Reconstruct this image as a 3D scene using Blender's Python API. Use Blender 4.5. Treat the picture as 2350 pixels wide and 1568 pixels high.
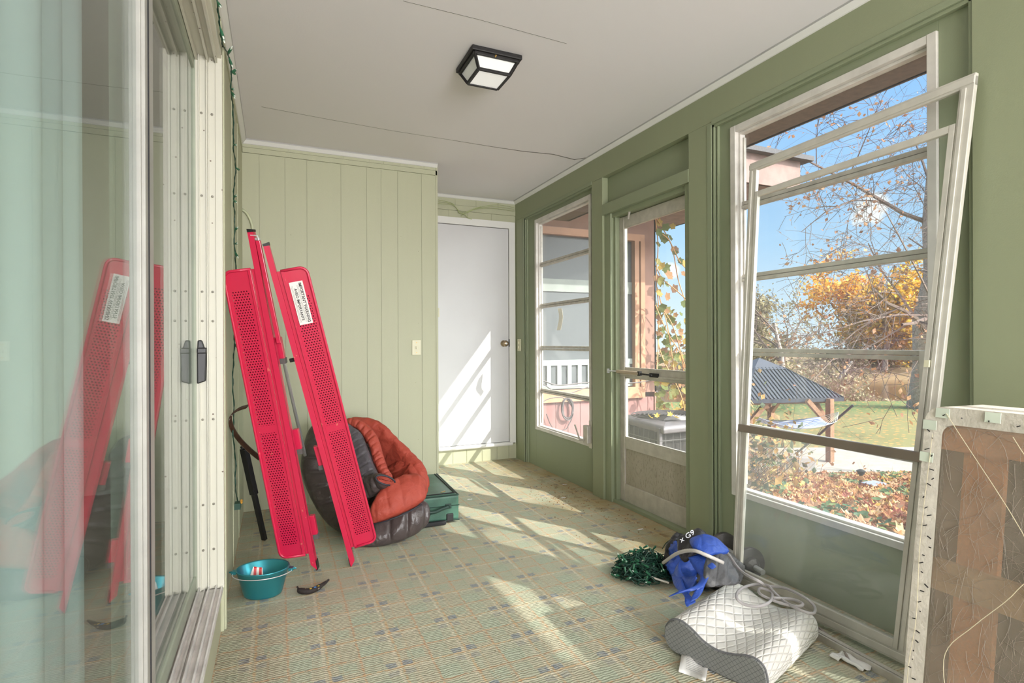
import bpy, math, random
from mathutils import Vector, Matrix, noise
random.seed(7)
sc = bpy.context.scene
COL = sc.collection
for o in list(bpy.data.objects): bpy.data.objects.remove(o)

# ------------------------------------------------------------------ camera
F, YAW, ROLL, EYE = 1249.6, .4095, -.0044, 1.108
cam = bpy.data.cameras.new('camera'); camo = bpy.data.objects.new('camera', cam); COL.objects.link(camo)
cam.sensor_width = 36; cam.lens = 36*F/2350; cam.clip_start = .02; cam.clip_end = 400
camo.matrix_world = Matrix.Translation((0, 0, EYE)) @ Matrix.Rotation(-YAW, 4, 'Z') @ Matrix.Rotation(math.pi/2, 4, 'X') @ Matrix.Rotation(ROLL, 4, 'Z')
sc.camera = camo

# ------------------------------------------------------------------ world, sun, added fill lamps, exposure
SUN = Vector((1, -1.5, 1.3)).normalized()
w = bpy.data.worlds.new('sky'); sc.world = w; w.use_nodes = True
nt = w.node_tree; nt.nodes.clear()
def N(t, **k):
    n = nt.nodes.new(t)
    for a, b in k.items(): setattr(n, a, b)
    return n
def srgb(r, g, b, a=1):
    f = lambda c: (c/255/12.92) if c/255 <= .04045 else ((c/255+.055)/1.055)**2.4
    return (f(r), f(g), f(b), a)
tc = N('ShaderNodeTexCoord'); sep = N('ShaderNodeSeparateXYZ'); nt.links.new(tc.outputs['Generated'], sep.inputs[0])
rp = N('ShaderNodeValToRGB'); nt.links.new(sep.outputs['Z'], rp.inputs[0])
e = rp.color_ramp.elements; e[0].position = 0; e[0].color = srgb(222, 238, 250); e[1].position = .42; e[1].color = srgb(126, 184, 248)
m_ = e.new(.16); m_.color = srgb(176, 216, 252)
def dotn(v):
    d = N('ShaderNodeVectorMath', operation='DOT_PRODUCT'); nt.links.new(tc.outputs['Generated'], d.inputs[0]); d.inputs[1].default_value = v; return d.outputs['Value']
def mth(op, a, b=None, c=None, clamp=False):
    n = N('ShaderNodeMath', operation=op); n.use_clamp = clamp
    for i, x in enumerate((a, b, c)):
        if x is None: continue
        if isinstance(x, (int, float)): n.inputs[i].default_value = x
        else: nt.links.new(x, n.inputs[i])
    return n.outputs[0]
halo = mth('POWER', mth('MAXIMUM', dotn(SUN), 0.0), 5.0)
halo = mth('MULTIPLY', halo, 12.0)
def skydir(u, v):
    a = (u-1175)/F; b = (784-v)/F
    return Vector((a*math.cos(YAW)+math.sin(YAW), -a*math.sin(YAW)+math.cos(YAW), b)).normalized()
cn = N('ShaderNodeTexNoise'); cn.inputs['Scale'].default_value = 26; cn.inputs['Detail'].default_value = 6; nt.links.new(tc.outputs['Generated'], cn.inputs['Vector'])
cloud = None
for (u, v, rad, k) in ((1985, 482, .030, 1.0), (1972, 492, .020, .9), (1545, 622, .016, .8), (1965, 515, .008, .7)):
    dv = dotn(skydir(u, v)); ang = mth('ARCCOSINE', mth('MINIMUM', dv, 1.0))
    q = mth('SUBTRACT', 1.0, mth('DIVIDE', ang, rad))
    q = mth('ADD', q, mth('MULTIPLY', mth('SUBTRACT', cn.outputs[0], .5), 2.6))
    q = mth('MULTIPLY', mth('MULTIPLY', q, 2.2, clamp=True), k)
    q = mth('MULTIPLY', q, mth('LESS_THAN', ang, rad*1.5))
    cloud = q if cloud is None else mth('MAXIMUM', cloud, q)
mx = N('ShaderNodeMix', data_type='RGBA'); nt.links.new(cloud, mx.inputs[0]); nt.links.new(rp.outputs[0], mx.inputs[6]); mx.inputs[7].default_value = (.98, .98, 1, 1)
ad = N('ShaderNodeMix', data_type='RGBA', blend_type='ADD'); ad.inputs[0].default_value = 1
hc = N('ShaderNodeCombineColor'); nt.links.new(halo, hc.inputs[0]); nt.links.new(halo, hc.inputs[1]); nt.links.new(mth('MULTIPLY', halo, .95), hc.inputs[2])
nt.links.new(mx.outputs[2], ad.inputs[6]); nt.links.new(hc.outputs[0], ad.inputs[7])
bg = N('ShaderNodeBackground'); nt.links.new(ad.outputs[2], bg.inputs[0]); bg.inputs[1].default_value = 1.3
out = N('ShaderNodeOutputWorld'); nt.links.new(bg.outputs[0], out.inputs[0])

sl = bpy.data.lights.new('sun', 'SUN'); sl.energy = 7.5; sl.angle = math.radians(.5); sl.color = (1, .95, .87)
so = bpy.data.objects.new('sun', sl); COL.objects.link(so); so.location = (8, -12, 11); so.rotation_euler = (-SUN).to_track_quat('-Z', 'Y').to_euler()
def area(name, loc, d, sx, sy, power, color=(1, 1, 1)):
    l = bpy.data.lights.new(name, 'AREA'); l.shape = 'RECTANGLE'; l.size = sx; l.size_y = sy; l.energy = power; l.color = color
    o = bpy.data.objects.new(name, l); COL.objects.link(o); o.location = loc; o.rotation_euler = Vector(d).to_track_quat('-Z', 'Z').to_euler(); return o
area('rear_fill_lamp', (.95, -3.05, 1.30), (0.08, 1, .55), 1.9, 1.7, 250, (1, .98, 1))  # added lamp behind the camera that fills the room with light
area('house_room_fill_lamp', (-2.6, 2.0, 2.2), (.7, -.1, -1), 1.6, 1.6, 60, (1, .98, .95))  # added lamp that brightens the curtain and the house room

vs = sc.view_settings; vs.view_transform = 'Standard'; vs.look = 'None'; vs.exposure = -.04; vs.gamma = 1; vs.use_curve_mapping = False

# ------------------------------------------------------------------ measuring helpers
def ray(u, v):
    a0 = (u-1175)/F; b0 = (784-v)/F; c, s = math.cos(ROLL), math.sin(ROLL)
    a = a0*c-b0*s; b = a0*s+b0*c
    return Vector((a*math.cos(YAW)+math.sin(YAW), -a*math.sin(YAW)+math.cos(YAW), b))
def at(u, v, ax, val):
    r = ray(u, v); i = 'XYZ'.index(ax); O = Vector((0, 0, EYE)); return O+r*((val-O[i])/r[i])
def dep(u, v, t): return Vector((0, 0, EYE))+ray(u, v)*t
def ld(l, t, z): return Vector((l*math.cos(YAW)+t*math.sin(YAW), -l*math.sin(YAW)+t*math.cos(YAW), z))

# ------------------------------------------------------------------ mesh builder
class MB:
    def __init__(s): s.v = []; s.f = []; s.uv = {}
    def add(s, vs, fs):
        b = len(s.v); s.v += [tuple(x) for x in vs]; s.f += [tuple(b+i for i in f) for f in fs]; return b
    def box(s, a, b):
        (x0, y0, z0), (x1, y1, z1) = a, b
        x0, x1 = sorted((x0, x1)); y0, y1 = sorted((y0, y1)); z0, z1 = sorted((z0, z1))
        s.add([(x0, y0, z0), (x1, y0, z0), (x1, y1, z0), (x0, y1, z0), (x0, y0, z1), (x1, y0, z1), (x1, y1, z1), (x0, y1, z1)],
              [(0, 3, 2, 1), (4, 5, 6, 7), (0, 1, 5, 4), (1, 2, 6, 5), (2, 3, 7, 6), (3, 0, 4, 7)]); return s
    def hexa(s, q, n):       # four corners of one face and an offset vector (or four)
        ns = n if isinstance(n, (list, tuple)) and len(n) == 4 else [n]*4
        q = [Vector(p) for p in q]; r = [p+Vector(m) for p, m in zip(q, ns)]
        s.add(q+r, [(0, 1, 2, 3), (7, 6, 5, 4), (0, 4, 5, 1), (1, 5, 6, 2), (2, 6, 7, 3), (3, 7, 4, 0)]); return s
    def bar(s, p, q, wx, wy, up=(0, 0, 1)):
        p, q = Vector(p), Vector(q); d = (q-p).normalized(); up = Vector(up)
        if abs(d.dot(up)) > .98: up = Vector((1, 0, 0))
        a = d.cross(up).normalized()*wx/2; b = a.cross(d).normalized()*wy/2
        s.hexa([p-a-b, p+a-b, p+a+b, p-a+b], q-p); return s
    def tube(s, pts, r, seg=8, cap=True):
        pts = [Vector(p) for p in pts]; n = len(pts); rs = r if isinstance(r, (list, tuple)) else [r]*n
        up = None; rings = []
        for i, p in enumerate(pts):
            d = (pts[min(i+1, n-1)]-pts[max(i-1, 0)])
            if d.length < 1e-9: d = Vector((0, 0, 1))
            d.normalize()
            if up is None:
                up = d.orthogonal().normalized()
            else:
                up = up-d*up.dot(d)
                up = up.normalized() if up.length > 1e-6 else d.orthogonal().normalized()
            c = d.cross(up)
            rings.append([p+(up*math.cos(2*math.pi*k/seg)+c*math.sin(2*math.pi*k/seg))*rs[i] for k in range(seg)])
        b = len(s.v)
        for R in rings: s.v += [tuple(x) for x in R]
        for i in range(n-1):
            for k in range(seg):
                k2 = (k+1) % seg; s.f.append((b+i*seg+k, b+i*seg+k2, b+(i+1)*seg+k2, b+(i+1)*seg+k))
        if cap:
            s.f.append(tuple(b+k for k in range(seg))[::-1]); s.f.append(tuple(b+(n-1)*seg+k for k in range(seg)))
        return s
    def lathe(s, prof, c, seg=32, M=None, sx=1, sy=1, close=True):
        c = Vector(c); b = len(s.v); n = len(prof)
        for (r, z) in prof:
            for k in range(seg):
                p = Vector((r*sx*math.cos(2*math.pi*k/seg), r*sy*math.sin(2*math.pi*k/seg), z))
                if M is not None: p = M @ p
                s.v.append(tuple(c+p))
        for i in range(n-1):
            for k in range(seg):
                k2 = (k+1) % seg; s.f.append((b+i*seg+k, b+i*seg+k2, b+(i+1)*seg+k2, b+(i+1)*seg+k))
        if close:
            s.f.append(tuple(b+k for k in range(seg))[::-1]); s.f.append(tuple(b+(n-1)*seg+k for k in range(seg)))
        return s
    def grid(s, fn, nu, nv, closed_u=False):
        b = len(s.v)
        for j in range(nv+1):
            for i in range(nu+(0 if closed_u else 1)):
                s.v.append(tuple(fn(i/nu, j/nv)))
        W = nu if closed_u else nu+1
        for j in range(nv):
            for i in range(nu):
                i2 = (i+1) % W if closed_u else i+1
                s.f.append((b+j*W+i, b+j*W+i2, b+(j+1)*W+i2, b+(j+1)*W+i))
        return s
def build(name, mb, mat, parent=None, smooth=False, bevel=0, sub=0, uvs=None, solid=0):
    root = parent
    while root is not None and root.parent is not None: root = root.parent
    if root is not None: off = root.location.copy()
    else:
        xs = [v[0] for v in mb.v]; ys = [v[1] for v in mb.v]; zs = [v[2] for v in mb.v]
        off = Vector(((min(xs)+max(xs))/2, (min(ys)+max(ys))/2, min(zs)))
    me = bpy.data.meshes.new(name); me.from_pydata([tuple(Vector(v)-off) for v in mb.v], [], mb.f)
    me.materials.append(mat)
    if uvs is not None:
        l = me.uv_layers.new(name='uv')
        for lp in me.loops: l.data[lp.index].uv = uvs[lp.vertex_index]
    if smooth:
        for p in me.polygons: p.use_smooth = True
    me.update(); o = bpy.data.objects.new(name, me); COL.objects.link(o)
    if parent is not None: o.parent = parent
    else: o.location = off
    if bevel:
        m = o.modifiers.new('bevel', 'BEVEL'); m.width = bevel; m.segments = 2; m.limit_method = 'ANGLE'; m.angle_limit = .6
    if solid:
        m = o.modifiers.new('solid', 'SOLIDIFY'); m.thickness = solid; m.offset = 0
    if sub:
        m = o.modifiers.new('sub', 'SUBSURF'); m.levels = sub; m.render_levels = sub
    return o
def tag(o, label, cat, group=None, kind=None):
    o['label'] = label; o['category'] = cat
    if group: o['group'] = group
    if kind: o['kind'] = kind
    return o
def empty(name, loc, label=None, cat=None, group=None, kind=None):
    o = bpy.data.objects.new(name, None); COL.objects.link(o); o.location = loc; o.empty_display_size = .1
    if label: tag(o, label, cat, group)
    if kind: o['kind'] = kind
    return o
def struct(name, mb, mat, **k):
    o = build(name, mb, mat, **k); o['kind'] = 'structure'; return o
def spl(pts, n=8):          # catmull-rom through points
    P = [Vector(p) for p in pts]; P = [P[0]*2-P[1]]+P+[P[-1]*2-P[-2]]; r = []
    for i in range(1, len(P)-2):
        for k in range(n):
            t = k/n; a, b, c, d = P[i-1:i+3]
            r.append(.5*((2*b)+(c-a)*t+(2*a-5*b+4*c-d)*t*t+(3*b-a-3*c+d)*t**3))
    r.append(P[-2]); return r
def nz(p, s=1.0, o=0): return noise.noise(Vector(p)*s+Vector((o, o*1.7, -o)))

# ------------------------------------------------------------------ materials
class NT:
    def __init__(s, name):
        s.m = bpy.data.materials.new(name); s.m.use_nodes = True; s.t = s.m.node_tree; s.t.nodes.clear()
        s.out = s.n('ShaderNodeOutputMaterial'); s.b = s.n('ShaderNodeBsdfPrincipled'); s.l(s.b.outputs[0], s.out.inputs[0])
        s.tc = s.n('ShaderNodeTexCoord'); s.geo = s.n('ShaderNodeNewGeometry')
    def n(s, t, **k):
        x = s.t.nodes.new(t)
        for a, b in k.items(): setattr(x, a, b)
        return x
    def l(s, a, b): s.t.links.new(a, b)
    def m_(s, op, a, b=None, c=None, clamp=False):
        n = s.n('ShaderNodeMath', operation=op); n.use_clamp = clamp
        for i, x in enumerate((a, b, c)):
            if x is None: continue
            if isinstance(x, (int, float)): n.inputs[i].default_value = x
            else: s.l(x, n.inputs[i])
        return n.outputs[0]
    def noise(s, scale, detail=4, vec=None, rough=.55, dist=0):
        n = s.n('ShaderNodeTexNoise'); n.inputs['Scale'].default_value = scale; n.inputs['Detail'].default_value = detail
        n.inputs['Roughness'].default_value = rough; n.inputs['Distortion'].default_value = dist
        s.l(vec if vec is not None else s.geo.outputs['Position'], n.inputs['Vector']); return n.outputs[0]
    def mix(s, f, a, b, mode='MIX'):
        n = s.n('ShaderNodeMix', data_type='RGBA', blend_type=mode)
        for i, x in ((0, f), (6, a), (7, b)):
            if isinstance(x, (int, float)): n.inputs[i].default_value = x
            elif isinstance(x, tuple): n.inputs[i].default_value = x
            else: s.l(x, n.inputs[i])
        return n.outputs[2]
    def ramp(s, f, *st):
        r = s.n('ShaderNodeValToRGB'); s.l(f, r.inputs[0]); e = r.color_ramp.elements
        while len(e) < len(st): e.new(.5)
        for x, (p, c) in zip(e, st): x.position = p; x.color = c
        return r.outputs[0]
    def band(s, x, c, wd):      # 1 where |x-c|<wd
        return s.m_('LESS_THAN', s.m_('ABSOLUTE', s.m_('SUBTRACT', x, c)), wd)
    def map(s, sx, sy, sz, src=None):
        n = s.n('ShaderNodeMapping'); n.inputs['Scale'].default_value = (sx, sy, sz); s.l(src or s.geo.outputs['Position'], n.inputs[0]); return n.outputs[0]
    def bump(s, h, strength, dist=.01):
        n = s.n('ShaderNodeBump'); n.inputs['Strength'].default_value = strength; n.inputs['Distance'].default_value = dist
        s.l(h, n.inputs['Height']); s.l(n.outputs[0], s.b.inputs['Normal'])
    def set(s, col=None, rough=None, metal=None, **k):
        for nm, v in (('Base Color', col), ('Roughness', rough), ('Metallic', metal)):
            if v is None: continue
            if isinstance(v, (int, float, tuple)): s.b.inputs[nm].default_value = v
            else: s.l(v, s.b.inputs[nm])
        for a, v in k.items(): s.b.inputs[a.replace('_', ' ')].default_value = v
        return s.m
def simple(name, c, rough=.6, metal=0, var=.12, vs=6, bump=0, bs=60, bd=.004, **k):
    x = NT(name); c = srgb(*c); dk = tuple(q*(1-var) for q in c[:3])+(1,); lt = tuple(min(1, q*(1+var*.5)) for q in c[:3])+(1,)
    col = x.ramp(x.noise(vs), (.35, dk), (.65, lt))
    if bump: x.bump(x.noise(bs), bump, bd)
    return x.set(col, rough, metal, **k)

def paint(name, c, dirt=.25):
    x = NT(name); c = srgb(*c)
    grain = x.noise(30, 3, x.map(1, 1, .08)); big = x.noise(1.3, 3)
    col = x.mix(x.m_('MULTIPLY', grain, .25), c, tuple(q*.82 for q in c[:3])+(1,))
    col = x.mix(x.m_('MULTIPLY', big, dirt), col, tuple(q*.86 for q in c[:3])+(1,))
    sp = x.n('ShaderNodeTexVoronoi'); sp.inputs['Scale'].default_value = 9; x.l(x.geo.outputs['Position'], sp.inputs['Vector'])
    spot = x.m_('LESS_THAN', sp.outputs['Distance'], .022)
    col = x.mix(x.m_('MULTIPLY', spot, .6), col, srgb(96, 84, 60))
    x.bump(x.noise(220, 3), .12, .003)
    return x.set(col, .5)
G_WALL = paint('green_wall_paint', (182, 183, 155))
G_TRIM_SHADE = paint('shaded_green_trim', (146, 152, 122), .2)  # same green paint as the other walls, backlit shade put into the colour
G_PANEL_SHADE = paint('shaded_green_panel', (141, 149, 121), .2)  # window wall panels, their backlit shade is in the colour too
WHITE = simple('white_paint', (226, 225, 222), .45, var=.03, vs=2)
DOORW = simple('white_door_paint', (208, 207, 209), .4, var=.03, vs=2)
def ceiling_mat():
    x = NT('ceiling_board'); c = srgb(236, 232, 236)
    big = x.noise(.8, 3); col = x.mix(x.m_('MULTIPLY', big, .22), c, srgb(218, 214, 216))
    x.bump(x.noise(160, 3), .15, .002); return x.set(col, .7)
CEIL = ceiling_mat()
def carpet():
    x = NT('plaid_carpet'); P = x.geo.outputs['Position']
    dn = x.n('ShaderNodeTexNoise'); dn.inputs['Scale'].default_value = 40; x.l(P, dn.inputs['Vector'])
    vm = x.n('ShaderNodeVectorMath', operation='MULTIPLY_ADD'); x.l(dn.outputs['Color'], vm.inputs[0]); vm.inputs[1].default_value = (.012, .012, 0); x.l(P, vm.inputs[2])
    s = x.n('ShaderNodeSeparateXYZ'); x.l(vm.outputs[0], s.inputs[0])
    per = .232
    fx = x.m_('FRACT', x.m_('DIVIDE', x.m_('ADD', s.outputs[0], 5.07), per)); fy = x.m_('FRACT', x.m_('DIVIDE', x.m_('ADD', s.outputs[1], 5.0), per))
    base = x.mix(x.noise(3.2, 4), srgb(198, 188, 164), srgb(178, 176, 152))
    n_w = x.noise(60, 3, x.map(.8, 5, 1)); tuft = x.noise(190, 3); weave = x.m_('MULTIPLY', x.m_('ADD', x.m_('SINE', x.m_('ADD', x.m_('MULTIPLY', s.outputs[1], 560), x.m_('MULTIPLY', x.noise(30, 2), 9))), 1.0), .5)
    col = base
    for cx, cy, k in ((.03, .03, .75), (.03, .53, .35), (.53, .03, .35)):
        mm = x.m_('MULTIPLY', x.band(fx, cx if cx > .1 else .2, .16), x.band(fy, cy if cy > .1 else .2, .16)); col = x.mix(x.m_('MULTIPLY', mm, k), col, srgb(176, 186, 164))
    mm = x.m_('MULTIPLY', x.band(fx, .83, .13), x.band(fy, .83, .13)); col = x.mix(x.m_('MULTIPLY', mm, .6), col, srgb(172, 184, 162))
    mm = x.m_('MULTIPLY', x.band(fx, .2, .13), x.band(fy, .83, .13)); col = x.mix(x.m_('MULTIPLY', mm, .4), col, srgb(172, 184, 162))
    brk = x.m_('ADD', .25, x.m_('MULTIPLY', x.m_('GREATER_THAN', x.noise(60, 3), .47), .75))
    def line(f, c, wd, colr, k, b=True):
        nonlocal col
        d_ = x.m_('SUBTRACT', 1.0, x.m_('DIVIDE', x.m_('ABSOLUTE', x.m_('SUBTRACT', f, c)), wd), clamp=True); mm = x.m_('MULTIPLY', d_, 1.6, clamp=True); mm = x.m_('MULTIPLY', mm, brk)
        col = x.mix(x.m_('MULTIPLY', mm, k), col, colr)
    for cx, cy, k in ((.43, .66, .75), (.66, .66, .75), (.43, .44, .35), (.66, .44, .35)):
        mm = x.m_('MULTIPLY', x.band(fx, cx, .075), x.band(fy, cy, .065)); mm = x.m_('MULTIPLY', mm, x.m_('ADD', .35, x.m_('MULTIPLY', x.m_('GREATER_THAN', n_w, .47), .65)))
        col = x.mix(x.m_('MULTIPLY', mm, k), col, srgb(112, 126, 148))
    for f in (fx, fy):
        line(f, .52, .030, srgb(226, 214, 190), .55); line(f, .575, .028, srgb(212, 168, 120), .62)
        line(f, .03, .024, srgb(200, 148, 106), .6); line(f, .30, .018, srgb(150, 156, 132), .3); line(f, .76, .018, srgb(196, 160, 120), .3)
    col = x.mix(x.m_('MULTIPLY', weave, .13), col, srgb(120, 126, 106)); col = x.mix(x.m_('MULTIPLY', x.m_('GREATER_THAN', n_w, .56), .16), col, srgb(110, 116, 96))
    # worn and stained strip along the window wall and by the corner
    pz = x.n('ShaderNodeSeparateXYZ'); x.l(P, pz.inputs[0])
    st = x.m_('MULTIPLY', x.m_('SUBTRACT', pz.outputs[0], 1.52), 2.2, clamp=True)
    st = x.m_('MULTIPLY', st, x.m_('MULTIPLY', x.m_('SUBTRACT', x.noise(2.4, 4), .30), 3.2, clamp=True))
    st = x.m_('MULTIPLY', st, x.m_('MULTIPLY', x.m_('SUBTRACT', pz.outputs[1], 1.9), 2.0, clamp=True))
    col = x.mix(x.m_('MULTIPLY', st, .75), col, srgb(166, 140, 84))
    dark = x.m_('MULTIPLY', x.m_('GREATER_THAN', x.noise(9, 5), .60), st); col = x.mix(x.m_('MULTIPLY', dark, .55), col, srgb(98, 68, 36))
    st2 = x.m_('MULTIPLY', x.m_('SUBTRACT', .05, pz.outputs[0]), 5.0, clamp=True)
    col = x.mix(x.m_('MULTIPLY', x.m_('MULTIPLY', st2, x.noise(5, 4)), .6), col, srgb(120, 104, 76))
    sp = x.n('ShaderNodeTexVoronoi'); sp.inputs['Scale'].default_value = 7; x.l(P, sp.inputs['Vector'])
    col = x.mix(x.m_('MULTIPLY', x.m_('LESS_THAN', sp.outputs['Distance'], .035), .7), col, srgb(92, 72, 50))
    col = x.mix(x.m_('MULTIPLY', x.m_('MULTIPLY', x.m_('SUBTRACT', tuft, .35), 2.2, clamp=True), .28), col, srgb(116, 116, 98))
    h = x.m_('ADD', x.m_('MULTIPLY', weave, .6), tuft); x.bump(h, .7, .004)
    return x.set(col, .95)
CARPET = carpet()
def glass(name, haze=.05, tint=(.97, .985, .98), ior=1.5, streak=14, hazecol=(228, 226, 224)):
    x = NT(name); x.t.nodes.remove(x.b)
    tr = x.n('ShaderNodeBsdfTransparent'); tr.inputs[0].default_value = tint+(1,)
    gl = x.n('ShaderNodeBsdfGlossy'); gl.inputs['Roughness'].default_value = .015
    dt = x.n('ShaderNodeVectorMath', operation='DOT_PRODUCT'); x.l(x.geo.outputs['Incoming'], dt.inputs[0]); x.l(x.geo.outputs['Normal'], dt.inputs[1])
    r0 = ((ior-1)/(ior+1))**2
    fr = x.m_('ADD', r0, x.m_('MULTIPLY', 1-r0, x.m_('POWER', x.m_('SUBTRACT', 1.0, x.m_('ABSOLUTE', dt.outputs['Value']), clamp=True), 5.0)))
    a = x.n('ShaderNodeMixShader'); x.l(fr, a.inputs[0]); x.l(tr.outputs[0], a.inputs[1]); x.l(gl.outputs[0], a.inputs[2])
    df = x.n('ShaderNodeBsdfDiffuse'); df.inputs[0].default_value = srgb(*hazecol)
    tl = x.n('ShaderNodeBsdfTranslucent'); tl.inputs[0].default_value = srgb(*hazecol)
    d2 = x.n('ShaderNodeMixShader'); d2.inputs[0].default_value = .5; x.l(df.outputs[0], d2.inputs[1]); x.l(tl.outputs[0], d2.inputs[2])
    hz = x.m_('MULTIPLY', x.m_('ADD', .5, x.m_('MULTIPLY', x.noise(streak, 4, x.map(1, 1, .35)), 1.0)), haze)
    sp = x.n('ShaderNodeTexVoronoi'); sp.inputs['Scale'].default_value = 55; x.l(x.geo.outputs['Position'], sp.inputs['Vector'])
    hz = x.m_('ADD', hz, x.m_('MULTIPLY', x.m_('LESS_THAN', sp.outputs['Distance'], .08), haze*1.5))
    b = x.n('ShaderNodeMixShader'); x.l(hz, b.inputs[0]); x.l(a.outputs[0], b.inputs[1]); x.l(d2.outputs[0], b.inputs[2])
    x.l(b.outputs[0], x.out.inputs[0]); return x.m
GLASS = glass('window_glass', .022); GLASS_OLD = glass('dirty_window_glass', .032); GLASS_DOOR = glass('sliding_door_glass', .02, (.93, .97, .96), 1.75, 3)
GLASS_STORM = glass('storm_window_glass', .016, ior=1.45)
ALU = simple('weathered_aluminium', (196, 190, 180), .42, .25, var=.12, vs=18)
ALU_D = simple('grey_aluminium', (196, 190, 180), .45, .3, var=.15, vs=22)
ALU_S = simple('storm_frame_aluminium', (206, 202, 192), .38, .25, var=.1, vs=12)
FRAMEW = simple('chalky_white_frame', (212, 207, 200), .5, var=.1, vs=14)
def jamb_mat():
    x = NT('cream_aluminium_jamb'); c = srgb(206, 204, 190)
    col = x.mix(x.m_('MULTIPLY', x.noise(5, 4, x.map(1, 1, .3)), .3), c, srgb(198, 190, 176))
    sp = x.n('ShaderNodeTexVoronoi'); sp.inputs['Scale'].default_value = 26; x.l(x.geo.outputs['Position'], sp.inputs['Vector'])
    col = x.mix(x.m_('MULTIPLY', x.m_('MULTIPLY', x.m_('LESS_THAN', sp.outputs['Distance'], .085), x.m_('GREATER_THAN', x.noise(6), .5)), .85), col, srgb(96, 72, 58))
    return x.set(col, .45, 0)
JAMB = jamb_mat()
TRACK = simple('dirty_track_aluminium', (212, 209, 204), .45, .1, var=.16, vs=16)
BLACKP = simple('black_plastic', (30, 29, 30), .4, var=.2)
BLACKM = simple('black_painted_metal', (44, 42, 42), .5, .3, var=.3, vs=40, bump=.3, bs=200)
STEEL = simple('bright_steel', (214, 214, 216), .3, .45, var=.1)
BRASS = simple('brass', (200, 160, 90), .3, .9, var=.1)
RUBBER = simple('black_rubber', (34, 34, 36), .7, var=.2)
CREAMP = simple('ivory_plastic', (218, 214, 186), .4, var=.04)

# ------------------------------------------------------------------ room shell
XL, XR, Y1, Y2, XC, H = -.197, 2.096, 3.965, 4.741, 1.114, 2.44
YR = -3.2           # rear end of the porch
struct('floor', MB().box((-.30, YR-.1, -.12), (2.26, Y2+.2, 0)), CARPET)
struct('ceiling', MB().box((-.45, YR-.2, H), (2.30, Y2+.3, H+.05)), CEIL)
mb = MB()
for (p, q) in (((470, 20), (1180, 160)),):
    pass
# seams in the ceiling board
c1 = [at(u, v, 'Z', H) for u, v in ((1040, 322), (1120, 335), (1200, 347), (1270, 354), (1318, 366), (1345, 362))]
s1 = MB().tube([p-Vector((0, 0, .0005)) for p in c1], [.0012, .0016, .0026, .003, .0036, .002], 5)
c2 = [at(u, v, 'Z', H) for u, v in ((600, 245), (760, 275), (900, 300), (1040, 322))]
s1.tube([p-Vector((0, 0, .0002)) for p in c2], .0010, 5)
c3 = [at(u, v, 'Z', H) for u, v in ((925, 2), (1100, 45), (1300, 100))]
s1.tube([p-Vector((0, 0, .0002)) for p in c3], .0008, 5)
struct('trim_1', s1, simple('dark_ceiling_crack', (88, 84, 78), .9))

# far wall with the long groove boards, and the return to the door alcove
def grooved_wall(mb, x0, x1, y, z0, z1, gro, g=.004, d=.005, back=None):
    xs = [x0]+[v for q in gro for v in (q-g/2, q+g/2)]+[x1]
    for i in range(0, len(xs), 2): mb.box((xs[i], y, z0), (xs[i+1], back, z1))
    for q in gro: mb.box((q-g/2, y+d, z0), (q+g/2, back, z1))
GRO = [-.096, .061, .198, .421, .597, .698, .817, .994]
mb = MB(); grooved_wall(mb, -.45, XC, Y1, 0, 2.352, GRO, back=Y2+.2)
grooved_wall(mb, -.45, XC, Y1, 2.391, H, [q+.02 for q in GRO], back=Y2+.2)
mb.box((-.45, Y1-.004, 2.355), (XC, Y2+.2, 2.388)); mb.box((-.45, Y1+.006, 2.35), (XC, Y2+.2, 2.392))
mb.box((XC-.012, Y1-.004, 0), (XC+.003, Y1+.02, H))
struct('wall_back', mb, G_WALL)
mb = MB(); grooved_wall(mb, XC, 2.2, Y2, 0, .14, [1.2, 1.32, 1.47, 1.6, 1.75, 1.9, 2.02], back=Y2+.2)
grooved_wall(mb, XC, 2.2, Y2, 2.236, 2.300, [1.25, 1.44, 1.62, 1.85], back=Y2+.2)
mb.box((XC, Y2-.003, 2.302), (2.2, Y2+.2, 2.35)); grooved_wall(mb, XC, 2.2, Y2, 2.352, H, [1.3, 1.5, 1.7, 1.92], back=Y2+.2)
mb.box((XC, Y2+.09, .14), (2.2, Y2+.2, 2.24)); mb.box((2.085, Y2, .14), (2.2, Y2+.2, 2.24)); mb.box((XC, Y2, .14), (XC+.1, Y2+.2, 2.24))
struct('wall_alcove', mb, G_WALL)
# white moulding round the ceiling
mb = MB()
def crown(a, b, n):
    a, b, n = Vector(a), Vector(b), Vector(n); d = .028
    q = [a, a+n*d, a+n*d*.9-Vector((0, 0, .008)), a+n*.006-Vector((0, 0, d))]
    mb.hexa([q[0]-Vector((0, 0, d+.002)), q[3], q[2], q[1]], b-a); mb.hexa([a, a-Vector((0, 0, d+.002)), q[2], q[1]], b-a)
crown((XL, YR, H), (XL, Y1, H), (1, 0, 0)); crown((XL, Y1, H), (XC, Y1, H), (0, -1, 0)); crown((XC, Y2, H), (XR, Y2, H), (0, -1, 0)); crown((XR, YR, H), (XR, Y2, H), (-1, 0, 0))
struct('trim_2', mb, WHITE)

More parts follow.
